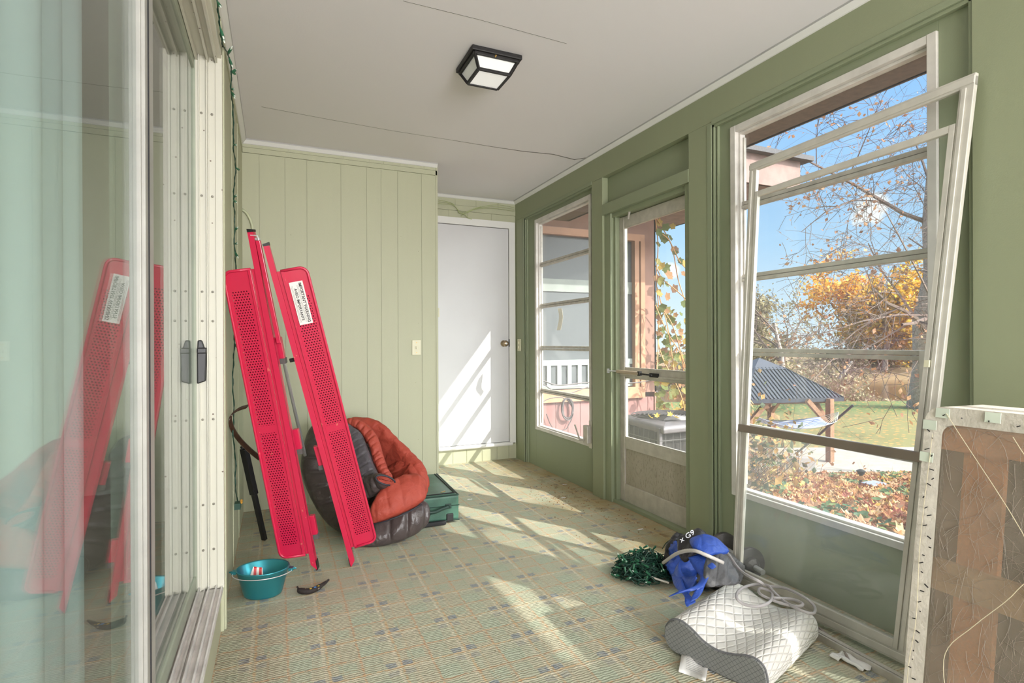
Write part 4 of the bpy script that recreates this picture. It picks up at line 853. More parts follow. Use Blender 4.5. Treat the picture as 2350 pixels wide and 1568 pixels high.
def bench(name, label, TL, TR, BR, BL, side, top_ext, bot_ext, extras):
    # local frame: U across the panel from its outer edge, V along it from the foot end
    o = BL if side > 0 else BR; U = ((BR-BL) if side > 0 else (BL-BR)); wd = U.length; U.normalize(); V = ((TL-BL)); V = ((TL+TR)/2-(BL+BR)/2); Ln = V.length; V.normalize(); U = (U-V*U.dot(V)).normalized()
    n = (BR-BL).cross(TL-BL).normalized()
    if n.dot(O_-o) < 0: n = -n
    def p(u, v, k=0): return o+U*u+V*v+n*k
    e2 = empty(name, ((BL+BR)/2).to_2d().to_3d(), label, 'folding bench')
    r = .032; out = []
    for (cu_, cv_, a0) in ((r, Ln-r, 90), (r, r, 180)):
        arc = [(cu_+r*math.cos(math.radians(a0+k*15)), cv_+r*math.sin(math.radians(a0+k*15))) for k in range(7)]
        out += arc
    out = [(wd-.022, Ln)]+out+[(wd-.022, 0)]
    # rim
    m = MB(); m.tube([p(a, b, .0) for a, b in out], .0062, 8); rim = build('rim', m, RED, e2, smooth=True)
    # sheet
    inn = [(max(a, .002), min(max(b, .002), Ln-.002)) for a, b in out]
    m = MB(); vv = [p(a, b, -.003) for a, b in inn]; m.add(vv, [tuple(range(len(vv)))]); uvs = [(a, b) for a, b in inn]
    m2 = MB(); m2.v = m.v+[tuple(p(a, b, -.0045)) for a, b in inn]; m2.f = [m.f[0], tuple(reversed([k+len(vv) for k in m.f[0]]))]
    build('perforated_sheet', m2, REDH, e2, uvs=uvs+uvs)
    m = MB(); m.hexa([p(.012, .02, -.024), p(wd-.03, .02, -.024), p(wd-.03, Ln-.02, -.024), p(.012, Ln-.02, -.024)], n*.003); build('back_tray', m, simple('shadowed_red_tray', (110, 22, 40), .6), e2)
    # pressed ridge and channel rail
    m = MB(); m.hexa([p(wd-.034, .004, -.002), p(wd-.022, .004, -.002), p(wd-.022, Ln-.004, -.002), p(wd-.034, Ln-.004, -.002)], n*.006); m.hexa([p(wd-.022, .0, -.012), p(wd-.006, .0, -.012), p(wd-.006, Ln, -.012), p(wd-.022, Ln, -.012)], n*.006)
    build('pressed_ridge', m, RED, e2, bevel=.001)
    m = MB(); a, b = wd-.006, wd+.018
    m.hexa([p(a, -bot_ext+.03, -.006), p(b, -bot_ext, -.006), p(b, Ln+top_ext, -.006), p(a, Ln+top_ext+.01, -.006)], n*.008); m.hexa([p(b-.002, -bot_ext, -.026), p(b, -bot_ext, -.026), p(b, Ln+top_ext, -.026), p(b-.002, Ln+top_ext, -.026)], n*.026)
    m.hexa([p(a, -bot_ext+.03, -.026), p(a+.002, -bot_ext+.03, -.026), p(a+.002, Ln+top_ext, -.026), p(a, Ln+top_ext, -.026)], n*.022)
    rl = build('rail', m, RED, e2); build('rail_cap', MB().hexa([p(a, Ln+top_ext-.002, -.03), p(b+.001, Ln+top_ext-.002, -.03), p(b+.001, Ln+top_ext+.008, -.03), p(a, Ln+top_ext+.012, -.03)], n*.034), BLACKP, rl)
    build('rail_foot', MB().hexa([p(b-.006, -bot_ext-.004, -.03), p(b+.003, -bot_ext-.002, -.03), p(b+.003, -bot_ext+.045, -.03), p(b-.002, -bot_ext+.04, -.03)], n*.03), BLACKP, rl)
    return e2, p, wd, Ln, n
S1, S2 = .905, .86
Lc = [sc_(p, S1) for p in ((-.225, 2.879, 1.439), (-.085, 2.83, 1.456), (.16, 3.014, .008), (.019, 3.063, -.009))]
Rc = [sc_(p, S2) for p in ((-.002, 2.944, 1.457), (.143, 2.921, 1.489), (.528, 3.193, -.037), (.384, 3.216, -.07))]
eL, pL, wL, nL_, nn = bench('folding_bench', 'left red perforated folding bench section standing in the corner by the sliding door', Lc[0], Lc[1], Lc[2], Lc[3], 1, .155, .085, 0)
m = MB(); m.hexa([pL(wL+.026, nL_-.33, -.02), pL(wL+.044, nL_-.33, -.02), pL(wL+.036, nL_+.115, -.02), pL(wL+.018, nL_+.115, -.02)], nn*.016)
build('folded_leg', m, RED, eL, bevel=.002); LEG = build('hinge', MB().tube([pL(wL+.004, nL_+.14, .0), pL(wL+.032, nL_+.135, .0), pL(wL+.034, nL_+.115, .0)], .003, 6).tube([pL(wL+.005, nL_+.125, -.01), pL(wL+.036, nL_+.12, -.01)], .006, 8), STEEL, eL)
for v in (.93, .50, .07):
    f = build('leg_stub', MB().hexa([pL(wL+.012, v, -.06), pL(wL+.036, v, -.06), pL(wL+.036, v+.10, -.06), pL(wL+.012, v+.10, -.06)], nn*.022), RED, eL, bevel=.002)
    build('rubber_end', MB().hexa([pL(wL+.010, v-.02, -.062), pL(wL+.038, v-.02, -.062), pL(wL+.038, v+.004, -.062), pL(wL+.010, v+.004, -.062)], nn*.026), simple('grey_rubber', (92, 90, 88), .6), f)
eR, pR, wR, nR_, nr = bench('folding_bench', 'right red perforated folding bench section with a white warning label', Rc[0], Rc[1], Rc[2], Rc[3], -1, .115, .1, 0)
f = build('leg_stub', MB().hexa([pR(wR+.018, .45, -.05), pR(wR+.042, .45, -.05), pR(wR+.042, .55, -.05), pR(wR+.018, .55, -.05)], nr*.022), RED, eR, bevel=.002)
build('rubber_end', MB().hexa([pR(wR+.016, .43, -.052), pR(wR+.044, .43, -.052), pR(wR+.044, .452, -.052), pR(wR+.016, .452, -.052)], nr*.026), simple('grey_rubber', (92, 90, 88), .6), f)
build('bolt', MB().tube([pR(wR+.016, .98, -.02), pR(wR+.04, .98, -.02)], .009, 8), BLACKP, eR)
# white warning label
lab = build('warning_label', MB().hexa([pR(.030, nR_-.245, .001), pR(.086, nR_-.245, .001), pR(.086, nR_-.055, .001), pR(.030, nR_-.055, .001)], nr*.0012), simple('white_sticker', (232, 228, 222), .5, var=.04), eR)
def text_mesh(name, s, size, o, ux, uy, mat, parent=None, n=.0006, bold=0):
    cv = bpy.data.curves.new(name, 'FONT'); cv.body = s; cv.size = size; cv.align_x = 'CENTER'; cv.align_y = 'CENTER'; cv.offset = bold; cv.extrude = n
    ob = bpy.data.objects.new(name, cv); COL.objects.link(ob); dg = bpy.context.evaluated_depsgraph_get(); me = bpy.data.meshes.new_from_object(ob.evaluated_get(dg)); bpy.data.objects.remove(ob)
    ux, uy = Vector(ux).normalized(), Vector(uy); uy = (uy-ux*uy.dot(ux)).normalized(); nn_ = ux.cross(uy); mb_ = MB()
    mb_.v = [tuple(Vector(o)+ux*v.co.x+uy*v.co.y+nn_*v.co.z) for v in me.vertices]; mb_.f = [tuple(p.vertices) for p in me.polygons]
    return build(name, mb_, mat, parent)
INK = simple('label_ink', (50, 46, 46), .6)
Vd = (pR(0, 1)-pR(0, 0)); Ud = pR(1, 0)-pR(0, 0)      # U runs right to left here
text_mesh('label_text', 'IMPORTANT WARNING', .0165, pR(.044, nR_-.15, .0028), -Vd, -Ud, INK, lab, bold=.0003)
text_mesh('label_text', 'AVISO IMPORTANTE', .0155, pR(.067, nR_-.155, .0028), -Vd, -Ud, INK, lab, bold=.0003)
m = MB()
for k, uu in enumerate((.036, .052, .056, .076, .080)): m.hexa([pR(uu, nR_-.235, .0022), pR(uu+.0012, nR_-.235, .0022), pR(uu+.0012, nR_-.07, .0022), pR(uu, nR_-.07, .0022)], nr*.0003)
build('fine_print', m, simple('grey_fine_print', (150, 146, 142), .6), lab)
# silver pole behind
tag(build('metal_pole', MB().tube([dep(612, 640, 2.62), dep(640, 780, 2.75), dep(700, 1046, 3.02)], [.008, .0085, .009], 10), STEEL, smooth=True), 'thin silver pole standing between the two red panels', 'pole')
# bow and black folding bar in the corner
bp_ = spl([dep(567, 933, 2.58), dep(545, 941, 2.52), dep(529, 958, 2.47), dep(534, 985, 2.50), dep(552, 1012, 2.60), dep(575, 1035, 2.72), dep(596, 1052, 2.82)], 6)
m = MB(); m.grid(lambda a, b: bp_[round(b*(len(bp_)-1))]+Vector((.004*math.cos(a*6.283), 0.5*.012*math.sin(a*6.283), .0))+Vector((.006, .0, .010))*math.sin(a*6.283)*1.0, 10, len(bp_)-1, True)
tag(build('curved_bow_limb', m, simple('dark_brown_varnish', (70, 48, 34), .3, var=.4, vs=30), smooth=True), 'dark brown curved bow limb sticking out behind the left red panel', 'bow')
e_ = empty('folding_bar', at(607, 1243, 'Z', 0), 'black folding bar standing in the corner behind the left red panel', 'bar')
f0 = at(607, 1243, 'Z', .0); f1 = dep(560, 1030, 2.9); mid = f0.lerp(f1, .52)
build('lower_bar', MB().bar(f0+Vector((0, 0, .01)), mid.lerp(f1, .2), .028, .02), BLACKP, e_, bevel=.003); build('upper_bar', MB().bar(mid, f1, .036, .03), BLACKP, e_, bevel=.003)
build('top_joint', MB().tube([f1-Vector((.012, 0, 0)), f1+Vector((.014, 0, .02))], .012, 10), BLACKM, e_)

# ------------------------------------------------------------------ sleeping bag
def cloth(name, c, c2, rough=.5, sheen=0, wr=24, b=.6):
    x = NT(name); col = x.mix(x.noise(wr, 4), srgb(*c), srgb(*c2)); h = x.noise(wr, 5, dist=.8); x.bump(h, b, .012); return x.set(col, rough)
BAGR = cloth('rust_red_fabric', (176, 74, 56), (160, 60, 46), .62); BAGG = cloth('dark_taupe_nylon', (88, 78, 76), (70, 62, 62), .30, b=.5); BAGI = cloth('grey_nylon_lining', (92, 88, 92), (74, 70, 76), .28)
def sweep(pts, ra, rb_, nseg=16, sides=44, puff=0, pf=0, wr=.02, seed=0, up=(0, 0, 1), zmin=.004):
    P = spl(pts, nseg); n = len(P); k = len(pts); mb_ = MB()
    def lerp(L, f): x_ = f*(k-1); i = min(int(x_), k-2); t_ = x_-i; return L[i]*(1-t_)+L[i+1]*t_
    fr = []
    for i in range(n):
        d = (P[min(i+1, n-1)]-P[max(i-1, 0)]).normalized(); a = d.cross(Vector(up)); a = a.normalized() if a.length > .1 else Vector((1, 0, 0)); fr.append((a, a.cross(d).normalized()))
    def fn(u, v):
        i = min(round(v*(n-1)), n-1); f = i/(n-1); A, B = lerp(ra, f), lerp(rb_, f); th = u*6.28318
        e3 = min(1, math.sqrt(max(0, 1-((2*f-1)**10)))) 
        q = 1+puff*abs(math.sin(f*pf*math.pi))-puff*.5
        p = P[i]+(fr[i][0]*A*math.cos(th)+fr[i][1]*B*math.sin(th))*q*max(e3, .25)
        dn_ = nz(p, 7, seed)*wr*1.2+(.35-abs(nz(p, 13, seed+3)))*wr*1.1+(.3-abs(nz(p, 28, seed+5)))*wr*.45; rdir = (fr[i][0]*math.cos(th)+fr[i][1]*math.sin(th)); p = p+rdir*dn_
        p.z = max(p.z, zmin); return p
    mb_.grid(fn, sides, n-1, True); b0 = len(mb_.v)
    for j, base in ((0, 0), (n-1, (n-1)*sides)):
        mb_.v.append(tuple(P[j])); c_ = len(mb_.v)-1
        for i in range(sides): mb_.f.append((base+i, base+(i+1) % sides, c_) if j else (base+(i+1) % sides, base+i, c_))
    return mb_
e_ = empty('sleeping_bag', (.62, 3.25, 0), 'rust red and grey sleeping bag slumped in a round heap behind the red benches', 'sleeping bag')
D = lambda u, v, t: dep(u, v, t)
def pad(A, B, th, wr=.014, seed=0, pinch=.16, npin=12, nl=90, nr=36, flip=1):
    A = [D(*p) for p in A]; B = [D(*p) for p in B]; nA = max(3, nl//(len(A)-1)); PA = spl(A, nA); PB = spl(B, max(3, nl//(len(B)-1))); n = min(len(PA), len(PB)); PA = [PA[round(i*(len(PA)-1)/(n-1))] for i in range(n)]; PB = [PB[round(i*(len(PB)-1)/(n-1))] for i in range(n)]
    def fn(u, v):
        i = min(round(v*(n-1)), n-1); a, b = PA[i], PB[i]; w_ = (b-a)/2; m_ = (a+b)/2; tg = ((PA[min(i+1, n-1)]+PB[min(i+1, n-1)])-(PA[max(i-1, 0)]+PB[max(i-1, 0)])).normalized(); nn_ = w_.cross(tg).normalized()
        if nn_.dot(O_-m_) < 0: nn_ = -nn_
        en = max(0, 1-abs(2*v-1)**7)**.5; fr_ = (v*npin) % 1; fr_ = min(fr_, 1-fr_); pn = 1-pinch*math.exp(-(fr_/.11)**2); t_ = th if isinstance(th, (int, float)) else th[0]+(th[1]-th[0])*v; th_ = u*6.28318; c_, s_ = math.cos(th_), math.sin(th_)
        p = m_+w_*(abs(c_)**.85*(1 if c_ > 0 else -1))*(.35+.65*en)+nn_*t_*(abs(s_)**.8*(1 if s_ > 0 else -1))*pn*max(en, .1)
        d_ = nz(p, 6, seed)*wr*1.3+(.3-abs(nz(Vector((p.x, p.y, p.z*.8)), 15, seed+3)))*wr*1.0+(.3-abs(nz(p, 32, seed+5)))*wr*.45; p = p+nn_*d_*(1 if s_ > 0 else -.3)+Vector((0, 0, nz(p, 20, seed+7)*wr*.35)); p.z = max(p.z, .004+.002*s_); return p
    mb_ = MB().grid(fn, nr, n-1, True)
    for j, base in ((0, 0), (n-1, (n-1)*nr)):
        mb_.v.append(tuple((PA[j]+PB[j])/2)); c_ = len(mb_.v)-1
        for i in range(nr): mb_.f.append((base+i, base+(i+1) % nr, c_) if j else (base+(i+1) % nr, base+i, c_))
    return mb_
def sb(nm, A, B, th, mt, **k): build(nm, pad(A, B, th, **k), mt, e_, smooth=True)
sb('outer_shell', [(712, 968, 3.35), (694, 1035, 3.3), (692, 1085, 3.26), (712, 1142, 3.22), (745, 1196, 3.16), (790, 1235, 3.08)], [(760, 975, 3.5), (790, 1040, 3.42), (810, 1090, 3.36), (820, 1130, 3.28), (840, 1160, 3.2), (860, 1190, 3.12)], .10, BAGG, seed=1, npin=7)
sb('outer_shell', [(790, 1205, 3.1), (850, 1196, 3.08), (900, 1178, 3.06), (945, 1150, 3.08), (966, 1142, 3.14)], [(800, 1250, 2.98), (850, 1262, 2.95), (900, 1250, 2.98), (945, 1230, 3.04), (972, 1196, 3.12)], .085, BAGG, seed=4, npin=6)
sb('inner_heap', [(800, 985, 3.55), (812, 1060, 3.5), (830, 1130, 3.4), (850, 1180, 3.3)], [(880, 1010, 3.6), (930, 1070, 3.55), (940, 1120, 3.45), (930, 1160, 3.32)], .08, BAGG, seed=5)
sb('red_lining', [(796, 954, 3.46), (838, 962, 3.45), (872, 974, 3.42), (905, 1006, 3.38), (942, 1040, 3.33), (968, 1070, 3.27), (979, 1110, 3.2), (974, 1145, 3.15)], [(800, 1000, 3.50), (838, 1010, 3.54), (866, 1036, 3.54), (884, 1068, 3.52), (905, 1090, 3.48), (920, 1102, 3.42), (935, 1120, 3.34), (940, 1135, 3.28)], .05, BAGR, seed=9, npin=9, wr=.022)
sb('red_rim', [(797, 957, 3.36), (838, 972, 3.33), (866, 1002, 3.28), (880, 1045, 3.22), (893, 1080, 3.16), (905, 1098, 3.12)], [(796, 978, 3.33), (824, 990, 3.3), (845, 1022, 3.25), (858, 1062, 3.18), (872, 1088, 3.12), (892, 1102, 3.1)], .035, BAGR, seed=11, npin=13, pinch=.3)
sb('red_fold', [(925, 1050, 3.36), (950, 1065, 3.3), (965, 1090, 3.24), (958, 1110, 3.2)], [(890, 1075, 3.44), (905, 1100, 3.38), (925, 1112, 3.3), (945, 1120, 3.24)], .05, BAGR, seed=13, npin=3, wr=.03)
sb('red_fold', [(978, 1096, 3.17), (948, 1090, 3.14), (912, 1098, 3.09), (882, 1116, 3.03), (862, 1146, 2.98), (850, 1180, 2.96)], [(977, 1150, 3.08), (958, 1160, 3.02), (925, 1176, 2.97), (895, 1190, 2.94), (868, 1200, 2.93), (852, 1204, 2.94)], .05, BAGR, seed=17, npin=5, pinch=.08)
sb('grey_flap', [(786, 972, 3.3), (796, 1020, 3.24), (808, 1060, 3.18), (822, 1100, 3.12), (836, 1125, 3.08)], [(799, 970, 3.3), (828, 994, 3.25), (843, 1030, 3.19), (861, 1074, 3.12), (876, 1094, 3.07)], .03, BAGI, seed=15, npin=9)
sb('grey_roll', [(818, 1092, 3.12), (842, 1092, 3.07), (866, 1087, 3.02), (888, 1090, 2.99)], [(830, 1150, 3.08), (852, 1142, 3.03), (874, 1128, 2.99), (890, 1116, 2.97)], .045, BAGG, seed=19, npin=3)
m = MB()
for k in range(5):
    c_ = D(883, 1102, 2.955); r_ = .006+.0055*k; m.tube([c_+Vector((r_*1.6*math.cos(a*.6), -.006*math.cos(a*.6), r_*.75*math.sin(a*.6)-r_*.35*math.cos(a*.6))) for a in range(11)], .0036, 6, cap=False)
build('curled_end', m, BAGR, e_, smooth=True)
ZIP = simple('black_zipper', (44, 46, 56), .5)
c_ = D(884, 1102, 2.95); build('zipper', MB().tube([c_+Vector((.052*math.cos(a*.4), -.006, .024*math.sin(a*.4)-.018*math.cos(a*.4))) for a in range(14)], .005, 6), ZIP, e_, smooth=True)
build('zipper', MB().tube(spl([D(858, 1204, 2.90), D(895, 1193, 2.90), D(930, 1179, 2.93), D(968, 1158, 3.02)], 6), .004, 6), ZIP, e_, smooth=True)
for k in range(2): pass

# ------------------------------------------------------------------ green suitcase
GRN = simple('green_vinyl', (70, 108, 92), .42, var=.22, vs=9, bump=.25, bs=120); GRD = simple('dark_green_strap', (36, 62, 54), .45, var=.2)
cz = .172; fr_c = at(1054, 1134, 'Z', cz); bk_c = at(1003, 1086, 'Z', cz); dY = (bk_c-fr_c); dY.z = 0; dlen = dY.length; dY.normalize(); dX = Vector((-dY.y, dY.x, 0)); dX = dX if dX.x < 0 else -dX
c0 = Vector((fr_c.x, fr_c.y, 0)); SW = .42; SD = min(dlen, .60)
e_ = empty('suitcase', (c0+dX*SW/2+dY*SD/2), 'green soft suitcase lying flat on the carpet behind the sleeping bag', 'suitcase')
def sp(a, b, z): return c0+dX*a+dY*b+Vector((0, 0, z))
build('body', MB().hexa([sp(0, 0, .012), sp(SW, 0, .012), sp(SW, SD, .012), sp(0, SD, .012)], (0, 0, cz-.012)), GRN, e_, bevel=.018, smooth=False)
m = MB().tube([sp(.006, .006, cz-.004), sp(.004, SD-.01, cz-.004)], .006, 6).tube([sp(.006, .004, cz-.004), sp(SW, .004, cz-.004)], .005, 6).tube([sp(0, 0, cz*.62), sp(SW, 0, cz*.62)], .003, 5).tube([sp(0, 0, .018), sp(SW, 0, .018)], .005, 6); build('piping', m, GRD, e_)
m = MB().tube([sp(.022, .035, cz+.002), sp(.024, SD-.03, cz+.002)], .0035, 5).tube([sp(.022, .035, cz+.002), sp(SW, .03, cz+.002)], .0035, 5); zp = build('zipper', m, RUBBER, e_); build('zipper_pull', MB().bar(sp(.10, .06, cz+.005), sp(.07, .075, cz+.006), .008, .003), BRASS, zp)
hd = build('carry_handle', MB().tube(spl([sp(.07, -.012, .105), sp(.12, -.03, .10), sp(.17, -.045, .092), sp(.24, -.04, .10), sp(.30, -.012, .105)], 5), .011, 8), GRD, e_, smooth=True)
build('handle_tab', MB().hexa([sp(.05, -.004, .09), sp(.09, -.004, .09), sp(.09, -.004, .12), sp(.05, -.004, .12)], dY*.008), GRD, hd, bevel=.003); build('rivet', MB().lathe([(0, 0), (.005, 0), (.003, .004), (0, .005)], sp(.075, -.006, .105), 10, close=False), BRASS, hd)
build('hanging_strap', MB().hexa([sp(.17, -.05, .10), sp(.195, -.05, .10), sp(.26, -.02, .02), sp(.23, -.02, .02)], dY*.006), GRD, hd)
for a in (.06, .36): b = build('corner_guard', MB().box((-.02, -.006, -.025), (.02, .006, .03)) if False else MB().hexa([sp(a-.022, -.008, .012), sp(a+.022, -.008, .012), sp(a+.022, -.008, .06), sp(a-.022, -.008, .06)], dY*.014), RUBBER, e_, bevel=.006)
build('pull_bar', MB().bar(sp(.09, -.02, .016), sp(.30, -.028, .016), .026, .024), RUBBER, e_, bevel=.006)

# ------------------------------------------------------------------ teal tub, packet, banana peel
TEAL = NT('teal_anodised_metal'); TEAL.bump(TEAL.noise(6, 2, TEAL.map(1, 1, 12)), .05, .002); TEAL = TEAL.set(TEAL.mix(TEAL.noise(7), srgb(56, 152, 172), srgb(84, 176, 186)), .28, .8)
bc = Vector((-.055, 2.635, 0)); rt, rb0, hb_ = .108, .078, .118
e_ = empty('metal_tub', bc, 'oval teal metal tub with small side handles near the sliding door', 'tub')
Mz = Matrix.Rotation(-.25, 3, 'Z')
prof = [(0, .002), (rb0-.006, .002), (rb0, .006), (rb0+.003, .014), (rt, hb_-.004), (rt+.004, hb_), (rt+.002, hb_+.004), (rt-.003, hb_), (rb0-.002, .016), (rb0-.008, .008), (0, .008)]
build('tub_body', MB().lathe(prof, bc, 56, Mz, sx=.99, sy=.80, close=False), TEAL, e_, smooth=True)
for s in (1, -1):
    q = bc+Mz @ Vector((s*(rt+.004)*.99, 0, hb_-.012)); o_ = Mz @ Vector((s, 0, 0)); t_ = Mz @ Vector((0, 1, 0))
    h_ = build('ear', MB().bar(q-o_*.003, q+o_*.016, .026, .012).tube([q+o_*.010-t_*.008, q+o_*.026, q+o_*.010+t_*.008], .004, 6), TEAL, e_)
bw = [bc+Mz @ Vector(((rt+.015)*math.cos(a), -(rt*.80+.012)*math.sin(a), hb_-.016+.002*math.sin(a))) for a in [math.pi*k/20 for k in range(21)]]
build('wire_bail', MB().tube(bw, .002, 6), STEEL, e_, smooth=True)
def packet():
    x = NT('red_white_packet'); wv = x.n('ShaderNodeTexWave'); wv.inputs['Scale'].default_value = 14; wv.inputs['Distortion'].default_value = 1.5; x.l(x.tc.outputs['Object'], wv.inputs[0]); return x.set(x.mix(x.m_('GREATER_THAN', wv.outputs['Fac'], .5), srgb(214, 44, 44), srgb(238, 232, 226)), .3)
pk = bc+Vector((-.030, .012, .062)); tag(build('snack_packet', MB().hexa([pk+Vector((-.045, -.015, -.040)), pk+Vector((.035, -.025, -.050)), pk+Vector((.025, .022, .040)), pk+Vector((-.012, .026, .050))], (.003, .006, .002)), packet(), bevel=.002), 'red and white striped packet lying inside the teal tub', 'packet')
BAN = NT('blackened_banana'); cban = BAN.mix(BAN.m_('GREATER_THAN', BAN.noise(55, 4), .66), srgb(40, 32, 30), srgb(150, 134, 108)); BAN.bump(BAN.noise(60, 4), .7, .005); BAN = BAN.set(cban, .75)
e_ = empty('banana', at(720, 1358, 'Z', 0), 'old blackened banana lying on the carpet by the foot of the red bench', 'banana')
bp2 = spl([at(682, 1346, 'Z', .03), at(688, 1356, 'Z', .014), at(705, 1358, 'Z', .011), at(725, 1352, 'Z', .012), at(742, 1341, 'Z', .013), at(755, 1331, 'Z', .018)], 5)
m = MB().tube(bp2, [max(.003, r_) for r_ in [.004, .0035, .004, .008, .011, .0125, .013, .0135, .0135, .0135, .0138, .0138, .0135, .013, .013, .0125, .012, .011, .010, .009, .0085, .008, .007, .006, .005, .004]][:len(bp2)], 9)
m.v = [tuple(Vector(v)+Vector((nz(v, 60)*.002, 0, nz(v, 50, 3)*.002))) for v in m.v]; m.v = [(a, b, max(c, .001)) for a, b, c in m.v]
build('peel', m, BAN, e_, smooth=True)
st_ = at(723, 1348, 'Z', .024); build('sticker', MB().lathe([(0, 0), (.006, 0), (.0055, .001), (0, .001)], st_, 12, close=False), simple('blue_sticker', (80, 140, 210), .4), e_); 
for du in (-10, 8): build('sticker', MB().lathe([(0, 0), (.005, 0), (.0045, .001), (0, .001)], at(723+du, 1348-du*.35, 'Z', .023), 10, close=False), simple('yellow_sticker', (226, 190, 50), .4), e_)

# ------------------------------------------------------------------ leaning storm window
TLs, TRs = at(1727, 378, 'X', 2.070), at(2247, 168, 'X', 2.070); BLs, BRs = at(1686, 1331, 'Z', .012), at(2090, 1562, 'X', 1.955); BRs.z = .012
NS = Vector((-1, 0, .05)).normalized()
def S(s, t, k=0): return (BLs.lerp(BRs, s)).lerp(TLs.lerp(TRs, s), t)+NS*k
WW, HH = .87, 1.93
def sbar(mb_, s0, s1, t0, t1, k0, k1): mb_.hexa([S(s0, t0, k0), S(s1, t0, k0), S(s1, t1, k0), S(s0, t1, k0)], NS*(k1-k0))
e_ = empty('storm_window', BLs.lerp(BRs, .5), 'pale aluminium storm window frame leaning against the large window', 'window frame')
a_, b_ = .040/WW, .040/HH
for (nm, q) in (('top_rail', (0, 1, 1-b_, 1)), ('bottom_rail', (0, 1, 0, b_))):
    m = MB(); sbar(m, *q, 0, .018); sbar(m, q[0], q[1], q[2]+.004, q[3]-.004, .018, .022); build(nm, m, ALU_S, e_, bevel=.002)
for q in ((0, a_), (1-a_, 1)):
    m = MB(); sbar(m, q[0], q[1], b_*.5, 1-b_*.2, 0, .0185); sbar(m, q[0]+.008, q[1]-.022, b_, 1-b_, .0185, .0235); build('stile', m, ALU_S, e_, bevel=.002)
sa = build('sash', MB(), ALU_D, e_) if False else None
m = MB(); tt = .925; sbar(m, a_+.018, 1-a_-.02, tt-.013, tt, .004, .0215); sbar(m, a_, a_+.018, .02, tt, .004, .022); sbar(m, 1-a_-.02, 1-a_, .02, tt, .004, .022); sbar(m, a_+.018, 1-a_-.02, .02, .036, .004, .0215)
sash = build('inner_sash', m, ALU_S, e_, bevel=.0015)
m = MB(); sbar(m, .015, 1-a_*.6, .352, .369, .010, .034); build('meeting_rail', m, simple('brown_grey_rail', (140, 128, 116), .5, .3), e_, bevel=.002)
m = MB(); sbar(m, a_, 1-a_, .02, .352, .010, .013); build('lower_pane', m, glass('storm_lower_glass', .085, ior=1.5, streak=8), e_)
m = MB(); sbar(m, a_, 1-a_, .37, tt-.01, .010, .013); build('upper_pane', m, GLASS_STORM, e_)
m = MB(); sbar(m, 1-a_-.012, 1-a_+.006, .515, .527, .022, .030); build('plastic_tab', m, CREAMP, e_)
# second bare track frame lying on the floor in front of it
q0, q1 = at(1730, 1372, 'Z', .012), at(2095, 1572, 'Z', .012); m = MB().bar(q0, q1, .018, .02); m.bar(q0+Vector((-.022, 0, 0)), q1+Vector((-.022, 0, 0)), .008, .026)
tag(build('window_track', m, ALU_D, bevel=.001), 'long grey aluminium track lying on the carpet in front of the leaning storm window', 'track')

# ------------------------------------------------------------------ box spring
bx_t, bx_b, by0, by1, bh, th = 1.70, 1.575, -.95, .955, .915, .19
e_ = empty('box_spring', (1.72, 0, 0), 'worn box spring with torn gauzy cover standing on its side against the wall', 'box spring')
def Bp(y, z, k=0): return Vector((bx_b+(bx_t-bx_b)*z/bh+k, y, z+.0*k+.004))
WD1 = simple('orange_pine_board', (186, 122, 76), .8, var=.2, vs=4); WD_SHADE = simple('shaded_board', (104, 74, 54), .8, var=.25, vs=5); WD3 = simple('yellow_pine_board', (172, 136, 96), .8, var=.2, vs=5)  # the dark brown puts the shadow side of a board into its colour
def bb(y0, y1, z0, z1, k0, k1): return MB().hexa([Bp(y0, z0, k0), Bp(y1, z0, k0), Bp(y1, z1, k0), Bp(y0, z1, k0)], (k1-k0, 0, 0))
def rrect(y0, y1, z0, z1, r, k, n=6):
    out_ = []
    for cy_, cz_, a0 in ((y1-r, z1-r, 0), (y0+r, z1-r, 90), (y0+r, z0+r, 180), (y1-r, z0+r, 270)):
        for i in range(n+1): a = math.radians(a0+90*i/n); out_.append(Bp(cy_+r*math.cos(a), cz_+r*math.sin(a), k))
    return out_
o1 = rrect(by0, by1, 0, bh, .045, 0); o2 = rrect(by0+.045, by1-.045, .045, bh-.045, .03, .004); o3 = rrect(by0, by1, 0, bh, .045, th); n_ = len(o1)
for L_ in (o1, o3):
    for i, p in enumerate(L_): L_[i] = p+Vector((0, nz(p, 14)*.006, nz(p, 11, 4)*.006 if p.z > .05 else 0))
m = MB(); m.v = [tuple(p) for p in o1+o2+o3]
for i in range(n_): j = (i+1) % n_; m.f += [(i, j, n_+j, n_+i), (j, i, 2*n_+i, 2*n_+j)]
m.f.append(tuple(2*n_+i for i in range(n_)))
FAB = simple('cream_upholstery', (214, 206, 194), .9, var=.14, vs=14, bump=.5, bs=90)
build('cover_border', m, FAB, e_, smooth=False)
build('frame_board', bb(by0+.04, by1-.04, bh-.115, bh-.04, .012, .034), WD1, e_); build('frame_board', bb(by0+.04, by1-.04, .04, .11, .012, .034), WD1, e_)
build('frame_board', bb(by0+.04, by1-.04, .425, .505, .010, .030), WD3, e_)
build('slat', bb(.865, .915, .05, bh-.04, .036, .055), WD_SHADE, e_); build('slat', bb(.775, .865, .05, bh-.04, .024, .044), WD1, e_)
for y in (.40, .05, -.32, -.70): build('slat', bb(y, y+.09, .05, bh-.04, .024, .044), WD1, e_)
build('inner_plane', bb(by0+.03, by1-.03, .02, bh-.02, .07, .08), simple('dark_inner_plane', (36, 36, 40), .95, var=.3, vs=30), e_)  # plain dark plane behind the boards
